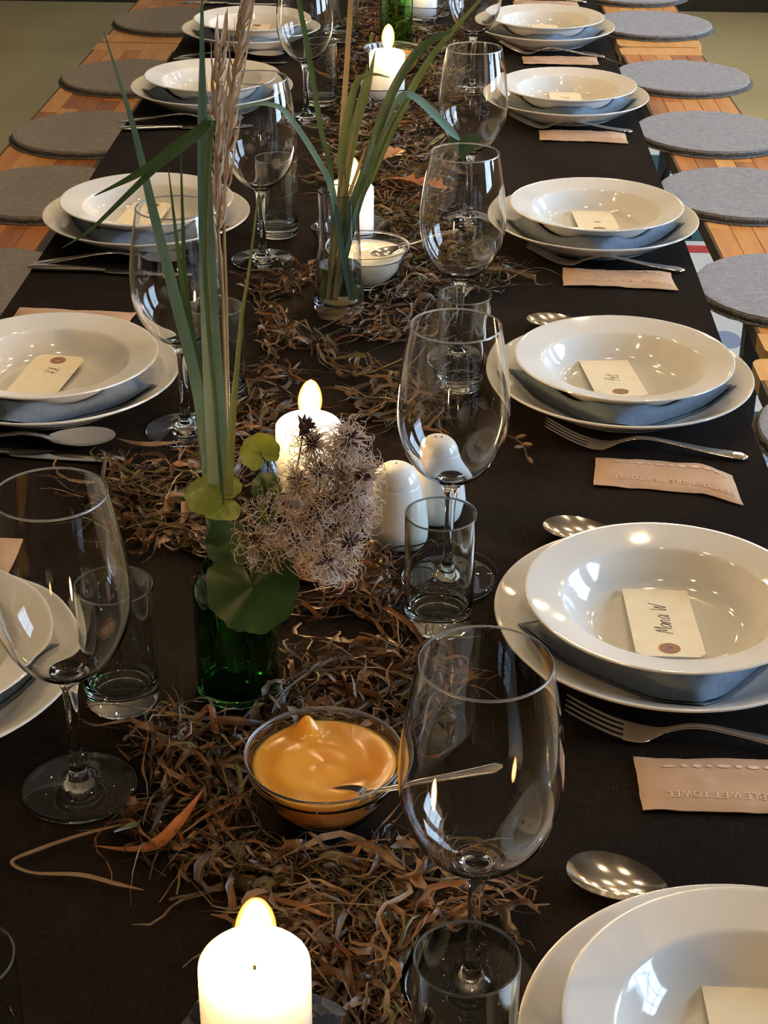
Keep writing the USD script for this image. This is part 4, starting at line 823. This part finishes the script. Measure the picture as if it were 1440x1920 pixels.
round_leaf('small yellow-green leaf left of the lit candle behind the seed heads', (-0.029, 1.050, 0.951), 0.0145, (0.0, -0.7, 0.7), (-0.4, 0.1, 0.8), leaf_lime, seed=4, stem=[(-0.024, 1.050, 0.935), (-0.042, 1.047, 0.87), (-0.05, 1.045, 0.79)])
round_leaf('folded dark green leaf between the grass and the seed heads', (-0.046, 1.022, 0.897), 0.021, (-0.65, -0.7, 0.35), (-0.3, -0.2, -0.9), leaf_deep, cup=0.5, seed=5, stem=[(-0.048, 1.035, 0.89), (-0.05, 1.043, 0.84), (-0.05, 1.045, 0.79)])
round_leaf('small green leaf among the seed heads', (-0.022, 1.022, 0.938), 0.011, (0.2, -0.9, 0.3), (0.1, 0, 1), leaf_deep, notch=0.2, seed=6, stem=[(-0.025, 1.03, 0.91), (-0.045, 1.042, 0.86), (-0.05, 1.045, 0.79)])

# fluffy clematis seed heads
HEADS = [(0.005, 0.984, 0), (0.015, 0.953, 1), (0.001, 0.941, 1), (0.031, 0.966, 1), (0.037, 0.980, 1), (0.030, 0.945, 1), (0.040, 0.934, 1), (0.034, 0.916, 1), (0.012, 0.918, 1), (-0.011, 0.914, 1), (-0.030, 0.899, 1), (-0.010, 0.881, 1), (0.021, 0.886, 1), (0.036, 0.897, 1), (0.018, 0.866, 1), (0.048, 0.950, 1), (0.0, 0.899, 1), (-0.022, 0.925, 1), (0.024, 0.928, 1), (0.045, 0.913, 1), (-0.025, 0.880, 1), (0.010, 0.970, 1), (0.028, 0.870, 1)]
t = thing('clematis_sprig', 'sprig of fluffy silvery seed heads leaning right out of the green vase', 'seed heads', (0, 0, 0))
rc = random.Random(5)
root = np.array([-0.042, 1.040, 0.868])
obj('stem', tube(smoothline([(-0.049, 1.045, 0.775), (-0.047, 1.043, 0.84), root, (-0.020, 1.035, 0.895), (0.005, 1.030, 0.915), (0.030, 1.028, 0.935)], 6), np.linspace(0.0014, 0.0009, 31), 6), twig_m, t)
for k, (x, z, fl) in enumerate(HEADS):
    y = 1.024 + rc.uniform(-0.016, 0.014); c = np.array([x, y, z])
    h = thing('seed_head', parent=t)
    core = []
    for i in range(20):
        a, b = rc.uniform(0, 6.28), math.acos(rc.uniform(-1, 1)); d = np.array([math.sin(b) * math.cos(a), math.sin(b) * math.sin(a), math.cos(b)])
        core.append(tube([c, c + d * 0.0044, c + d * 0.0094], [0.0015, 0.0018, 0.0002], 4))
    core.append(xf(trimesh.creation.icosphere(1, 0.0040), c))
    obj('seed_core', cat(core), core_m, h, smooth=60)
    join = np.array([-0.020, 1.035, 0.895]) if x < 0 else np.array([0.012, 1.030, 0.920])
    if not fl: join = np.array([-0.012, 1.034, 0.905])
    obj('stalk', tube(smoothline([join, (join + c) / 2 + [0.002, 0.004, 0.002], c], 4), 0.0006, 4), twig_m, h)
    if fl:
        hair = []
        for i in range(120):
            a, b = rc.uniform(0, 6.28), math.acos(rc.uniform(-1, 1)); d = np.array([math.sin(b) * math.cos(a), math.sin(b) * math.sin(a), math.cos(b)])
            e = np.cross(d, [rc.uniform(-1, 1), rc.uniform(-1, 1), rc.uniform(-1, 1)]); e /= np.linalg.norm(e) + 1e-9
            L = rc.uniform(0.012, 0.021); q = rc.uniform(0.5, 1.15)
            pts = [c + d * 0.002, c + d * L * 0.45 + e * L * 0.06, c + d * L * 0.75 + e * L * 0.30 * q, c + d * L * 0.80 + e * L * 0.58 * q, c + d * L * 0.62 + e * L * 0.80 * q]
            pp = smoothline(pts, 2); hair.append(tube(pp, np.linspace(0.00044, 0.00018, len(pp)), 3, False))
        obj('plumes', cat(hair), plume_m, h, smooth=60, kind='stuff')
t = thing('toothed_leaf', 'small pale green toothed leaf in front of the upper seed heads', 'leaf', (0, 0, 0))
for k, (a, L) in enumerate(((-0.6, 0.016), (0.0, 0.022), (0.55, 0.017))):
    d = np.array([math.sin(a), -0.25, math.cos(a)]); b0 = np.array([-0.022, 1.004, 0.918])
    obj('leaflet', ribbon([b0 + d * L * q for q in (0, 0.3, 0.6, 1)], [0.001, 0.006, 0.005, 0.0004], (0, -1, 0.2), None, 0.2), leaf_deep if k != 1 else grass_mid, t, smooth=60)

# ------------------------------------------------------------------ garland of dried leaf strips along the middle
AVOID = [(x, y, 0.043) for x, y in WR + WLf] + [(x, y, 0.031) for x, y in TRt + TLt] + [(c[0][0], c[0][1], 0.050) for c in CANDLES] + [(-0.0508, 1.0452, 0.0335), (-0.0225, 1.8435, 0.0325), (0.0009, 3.2332, 0.034)]
AVOID += [(0.024, 1.122, 0.026), (-0.017, 1.185, 0.016), (-0.127, 1.225, 0.025), (0.0262, 0.8985, 0.043), (0.0046, 1.934, 0.043), (0.0034, 3.004, 0.043), (0.0625, 1.2862, 0.030), (0.0985, 1.3340, 0.030)] + [(x, y, 0.139) for x, y in RIGHT + LEFT]
PATCH = [  # centre, half sizes, count, pile height, heading (deg) and spread, tones
    (-0.150, 1.365, 0.072, 0.095, 150, 0.020, 30, 70, (4, 4, 1, 3, 2, 2)), (-0.115, 1.255, 0.050, 0.050, 50, 0.012, 60, 60, (4, 4, 1, 2, 1, 1)),
    (0.045, 1.200, 0.075, 0.080, 180, 0.024, 120, 60, (5, 4, 2, 6, 1, 1)), (0.050, 1.065, 0.070, 0.080, 170, 0.024, 60, 70, (4, 4, 2, 4, 1, 2)), (-0.012, 1.000, 0.045, 0.045, 60, 0.014, 40, 60, (4, 3, 2, 2, 1, 2)),
    (-0.085, 0.930, 0.060, 0.080, 135, 0.022, 80, 70, (4, 3, 3, 2, 2, 1)), (0.005, 0.840, 0.070, 0.035, 90, 0.014, 10, 60, (4, 3, 3, 2, 2, 1)),
    (0.070, 0.800, 0.075, 0.065, 160, 0.022, 125, 50, (4, 4, 2, 5, 2, 1)), (0.100, 0.720, 0.045, 0.075, 170, 0.022, 120, 50, (4, 4, 2, 5, 1, 1)), (0.045, 0.725, 0.030, 0.05, 40, 0.012, 120, 50, (4, 4, 2, 5, 1, 1)),
    (0.062, 1.570, 0.045, 0.070, 75, 0.018, 40, 70, (5, 3, 6, 2, 2, 3)), (-0.105, 1.545, 0.040, 0.06, 26, 0.008, 30, 50, (5, 3, 4, 3, 2, 2)),
    (-0.09, 1.47, 0.07, 0.030, 46, 0.012, 10, 30, (5, 3, 3, 3, 2, 2)), (0.060, 1.800, 0.055, 0.070, 36, 0.010, 30, 60, (4, 2, 6, 1, 1, 4)), (0.115, 1.960, 0.085, 0.055, 70, 0.016, 20, 40, (3, 3, 3, 1, 7, 2)),
    (0.060, 2.120, 0.080, 0.130, 190, 0.022, 20, 60, (4, 3, 6, 2, 3, 2)), (-0.100, 1.93, 0.04, 0.05, 14, 0.006, 40, 50, (5, 2, 3, 3, 1, 2)),
    (0.015, 2.420, 0.105, 0.180, 330, 0.024, 10, 60, (5, 4, 4, 3, 2, 2)), (-0.010, 2.700, 0.100, 0.140, 220, 0.022, 10, 60, (5, 3, 4, 3, 2, 2)), (0.080, 2.93, 0.06, 0.15, 130, 0.020, 60, 60, (4, 2, 4, 2, 4, 2)),
    (0.070, 3.250, 0.070, 0.150, 160, 0.026, 20, 60, (3, 3, 4, 1, 7, 1)), (-0.050, 3.050, 0.055, 0.150, 130, 0.020, 60, 60, (5, 3, 5, 2, 1, 1)), (-0.045, 3.380, 0.070, 0.180, 170, 0.022, 60, 60, (5, 3, 5, 2, 1, 1)), (0.03, 3.68, 0.12, 0.12, 120, 0.02, 60, 60, (5, 3, 5, 2, 3, 1))]
rg = random.Random(11); strips = []
def strip_ok(p):
    for x, y, r in AVOID:
        d = np.hypot(p[:, 0] - x, p[:, 1] - y)
        if (d < r).any(): return False
    return True
def make_strip(x, y, z0, head, L, w, curl, seed_, amp=1.0):
    r = random.Random(seed_); n = 13; u = np.linspace(0, 1, n)
    a = head + amp * (1.3 * curl * (u - 0.5) + 0.65 * np.sin(u * r.uniform(3, 10) + r.uniform(0, 6)) + 0.4 * np.sin(u * r.uniform(12, 22) + r.uniform(0, 6))); st = L / (n - 1)
    px = x + np.concatenate([[0], np.cumsum(np.cos(a[:-1]) * st)]); py = y + np.concatenate([[0], np.cumsum(np.sin(a[:-1]) * st)])
    px -= px.mean() - x; py -= py.mean() - y
    z = z0 + r.uniform(0.001, 0.013) * np.sin(u * r.uniform(3, 9) + r.uniform(0, 6)) + 0.003
    z = np.maximum(z, 0.0022 + 0.4 * w)
    return np.column_stack([px, py, TZ + z])
for (cx, cy, hx, hy, n, pile, hd, sp, tones) in PATCH:
    made = tries = 0
    while made < n and tries < n * 12:
        tries += 1
        a, q = rg.uniform(0, 6.283), math.sqrt(rg.random()) ** 1.1
        x, y = cx + hx * q * math.cos(a), cy + hy * q * math.sin(a)
        L = rg.uniform(0.03, 0.10) if rg.random() < 0.7 else rg.uniform(0.10, 0.17)
        straight = rg.random() < 0.22
        w = rg.uniform(0.0015, 0.0042) if rg.random() < 0.65 else rg.uniform(0.0042, 0.0078)
        if straight: L, w = L * 1.35, w * 0.45
        s_ = rg.randrange(10 ** 6)
        z0 = pile * rg.random() ** 1.6 * (1 - q * 0.6)
        head = math.radians(hd + rg.gauss(0, sp))
        p = make_strip(x, y, z0, head, L, w, rg.gauss(0, 1.3), s_, 0.25 if straight else 1.0)
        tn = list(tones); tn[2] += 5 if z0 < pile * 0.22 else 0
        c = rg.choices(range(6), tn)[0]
        if not strip_ok(p): continue
        r = random.Random(s_ + 1); u = np.linspace(0, 1, len(p))
        ww = w * np.interp(u, [0, 0.2, 0.55, 1], [0.35, 1.0, 0.95, 0.12]) * (1 + 0.25 * np.sin(u * r.uniform(8, 16) + r.uniform(0, 6)))
        tw = np.cumsum(np.array([r.gauss(0, 0.55) for _ in u])) + r.uniform(-0.7, 0.7)
        strips.append((L * w / (y + 0.1) ** 2, ribbon(p, ww, (0, 0, 1), tw, 0.22), c)); made += 1
TRAILS = [  # bunches of strips laid along a line: points, count, half width, pile, tones
    ([(-0.124, 1.859), (-0.101, 1.807), (-0.084, 1.752), (-0.059, 1.725), (-0.035, 1.716), (-0.010, 1.672), (0.03, 1.63)], 62, 0.012, 0.012, (6, 4, 2, 3, 1, 2)), ([(-0.115, 1.865), (-0.087, 1.926), (-0.056, 1.966)], 30, 0.010, 0.008, (5, 3, 2, 4, 1, 1)),
    ([(-0.093, 1.655), (-0.092, 1.702), (-0.089, 1.748)], 10, 0.006, 0.006, (5, 4, 2, 2, 1, 1)), ([(-0.022, 1.799), (0.002, 1.832), (0.038, 1.876), (0.064, 1.898), (0.10, 1.91)], 52, 0.012, 0.014, (5, 3, 3, 1, 1, 4)), ([(-0.006, 1.744), (0.030, 1.765), (0.056, 1.787)], 20, 0.014, 0.006, (4, 2, 4, 1, 2, 3)),
    ([(0.037, 2.0), (0.083, 2.005), (0.122, 2.02), (0.148, 2.064), (0.13, 2.09)], 42, 0.012, 0.016, (2, 2, 2, 1, 9, 1)), ([(0.034, 1.965), (0.071, 1.979), (0.109, 1.986), (0.16, 1.99)], 40, 0.014, 0.016, (3, 3, 3, 1, 6, 2)),
    ([(-0.117, 1.604), (-0.093, 1.62), (-0.075, 1.635), (-0.05, 1.63)], 14, 0.008, 0.006, (5, 3, 3, 2, 1, 2)), ([(-0.119, 1.5), (-0.106, 1.57), (-0.077, 1.575)], 14, 0.010, 0.007, (5, 3, 3, 2, 1, 2))]
for pts, n, hw, pile, tones in TRAILS:
    ln = smoothline([(x, y, 0) for x, y in pts], 8); made = tries = 0
    while made < n and tries < n * 10:
        tries += 1
        i = rg.randrange(1, len(ln) - 1); d = ln[i + 1] - ln[i - 1]; hd = math.atan2(d[1], d[0]) + rg.gauss(0, 0.45)
        x, y = ln[i, 0] + rg.gauss(0, hw * 0.6), ln[i, 1] + rg.gauss(0, hw * 1.1)
        L, w = rg.uniform(0.03, 0.10), rg.uniform(0.0014, 0.0052); s_ = rg.randrange(10 ** 6)
        p = make_strip(x, y, pile * rg.random() ** 1.4, hd, L, w, rg.gauss(0, 1.2), s_, 0.8)
        c = rg.choices(range(6), tones)[0]
        if not strip_ok(p): continue
        r = random.Random(s_ + 1); u = np.linspace(0, 1, len(p))
        ww = w * np.interp(u, [0, 0.2, 0.55, 1], [0.35, 1.0, 0.95, 0.12]) * (1 + 0.3 * np.sin(u * r.uniform(8, 16) + r.uniform(0, 6)))
        strips.append((L * w / (y + 0.1) ** 2 * 1.6, ribbon(p, ww, (0, 0, 1), np.cumsum(np.array([r.gauss(0, 0.55) for _ in u])), 0.22), c)); made += 1
strips.sort(key=lambda s: -s[0])
gar = thing('dried_leaf_garland', 'garland of tangled dry brown leaf strips running down the middle of the table', 'garland', (0, 0, 0))
for _, m, c in strips[:290]: obj('leaf_strip', m, dry[c], gar, smooth=60)
for c in range(6):
    q = [m for _, m, k in strips[290:] if k == c]
    if q: obj('leaf_tangle', cat(q), dry[c], gar, smooth=60, kind='stuff')

def lone(name, label, pts, width, m, zb=0.004, tw=0.0, fold=0.2):
    p = smoothline([(x, y, TZ + z) for x, y, z in pts], 6); u = np.linspace(0, 1, len(p))
    obj(name, ribbon(p, np.interp(u, np.linspace(0, 1, len(width)), width), (0, 0, 1), tw * u if tw else None, fold), m, smooth=60, label=label, cat='dried leaf')
lone('dry_strand', 'long pale dry strand looping out to the left below the nearest left wine glass', [(-0.100, 0.870, 0.010), (-0.136, 0.858, 0.006), (-0.162, 0.844, 0.004), (-0.176, 0.833, 0.003), (-0.160, 0.823, 0.003), (-0.128, 0.821, 0.004), (-0.101, 0.813, 0.004), (-0.084, 0.809, 0.004)], [0.002, 0.0034, 0.0040, 0.003, 0.0026, 0.0042, 0.0035, 0.0006], dry[1])
lone('dry_leaf', 'pointed orange-brown dry leaf on the cloth below the orange dip', [(-0.126, 0.851, 0.004), (-0.101, 0.846, 0.005), (-0.082, 0.848, 0.007), (-0.068, 0.863, 0.016), (-0.056, 0.888, 0.024)], [0.0006, 0.0045, 0.0120, 0.0085, 0.001], rust_bright, fold=0.3)
lone('yellow_stem', 'short bright yellow-green stem left of the green vase', [(-0.153, 1.336, 0.006), (-0.128, 1.301, 0.007), (-0.106, 1.275, 0.006)], [0.002, 0.0050, 0.0040], leaf_lime)
lone('green_strand', 'olive strand curving between the middle candle and the second right wine glass', [(-0.010, 1.642, 0.010), (0.016, 1.630, 0.010), (0.038, 1.650, 0.010), (0.062, 1.676, 0.012), (0.078, 1.715, 0.012)], [0.003, 0.0038, 0.0036, 0.003, 0.001], dry[4])
lone('dry_leaf', 'green tinted dry leaf lying before the fourth right wine glass', [(0.066, 2.480, 0.012), (0.090, 2.530, 0.018), (0.112, 2.590, 0.020)], [0.001, 0.010, 0.001], grass_mid)
t = thing('dry_twig', 'small dry twig with pale seed pods on the cloth beside the third right plate', 'dried twig', (0, 0, 0))
tw_ = smoothline([(0.166, 1.502, TZ + 0.003), (0.176, 1.488, TZ + 0.006), (0.184, 1.470, TZ + 0.006), (0.187, 1.446, TZ + 0.004)], 5)
obj('twig', tube(tw_, 0.0009, 5), dry[0], t, smooth=60)
for q, (ax, ay, bx_, by_) in enumerate(((0.176, 1.488, 0.188, 1.492), (0.184, 1.470, 0.174, 1.462), (0.187, 1.446, 0.191, 1.430), (0.182, 1.476, 0.193, 1.470))):
    d = np.array([bx_ - ax, by_ - ay, 0.002]); b0 = np.array([ax, ay, TZ + 0.006])
    obj('seed_pod', tube([b0 + d * q_ for q_ in (0, 0.3, 0.6, 0.85, 1)], [0.0006, 0.0020, 0.0024, 0.0016, 0.0003], 6), dry[1], t, smooth=60)
lone('dry_twig', 'thin green-brown stem across the sixth right fork at the table edge', [(0.352, 3.128, 0.022), (0.375, 3.110, 0.022), (0.400, 3.090, 0.016), (0.428, 3.066, 0.012)], [0.002, 0.0045, 0.004, 0.0015], dry[4])
lone('dry_leaf', 'curled brown leaf on the cloth just right of the second left spoon', [(-0.222, 1.468, 0.005), (-0.198, 1.448, 0.008), (-0.178, 1.446, 0.008), (-0.152, 1.455, 0.010)], [0.001, 0.008, 0.011, 0.001], dry[1], fold=0.3)
# oak leaves
def oak_leaf(label, c, size, ang, m, z):
    th = np.linspace(0, 1, 23); half = [0.06 + 0.20 * math.sin(math.pi * q) * (0.75 + 0.45 * math.cos(q * 26)) for q in th]
    out = [(q - 0.5, h) for q, h in zip(th, half)] + [(q - 0.5, -h) for q, h in list(zip(th, half))[::-1]]
    g = plate_poly(affinity.scale(Polygon(out).buffer(0), size, size, origin=(0, 0)), 0.0005)
    g = g.subdivide_to_size(size * 0.12)
    v = g.vertices; v[:, 2] += 0.5 * np.abs(v[:, 1]) ** 1.2 * 2 + 0.012 * (meshkit.fbm(v * 40, 2, 2) - 0.3); g.vertices = v
    obj('oak_leaf', xf(g, (c[0], c[1], TZ + z), rz=ang), m, smooth=60, label=label, cat='dried leaf')
oak_leaf('rust red oak leaf left of the third right wine glass', (0.062, 2.262, 0), 0.085, 150, rust_bright, 0.024)
oak_leaf('rust brown oak leaf behind the clear vase beside the candle', (0.018, 2.40, 0), 0.075, 60, rust_bright, 0.024)
t = thing('round_leaf', 'green heart-shaped leaf seen through the fourth right wine glass', 'leaf', (0, 0, 0))
v = []; th = np.linspace(0, 2 * math.pi, 40, endpoint=False)
hp = Polygon([(0.018 * math.sin(a) ** 3 * 1.0, 0.0011 * (13 * math.cos(a) - 5 * math.cos(2 * a) - 2 * math.cos(3 * a) - math.cos(4 * a))) for a in th])
g = plate_poly(hp, 0.0005)
obj('leaf_blade', xf(g, (0.120, 1.832, 0.957), rx=62), leaf_deep, t, smooth=60)
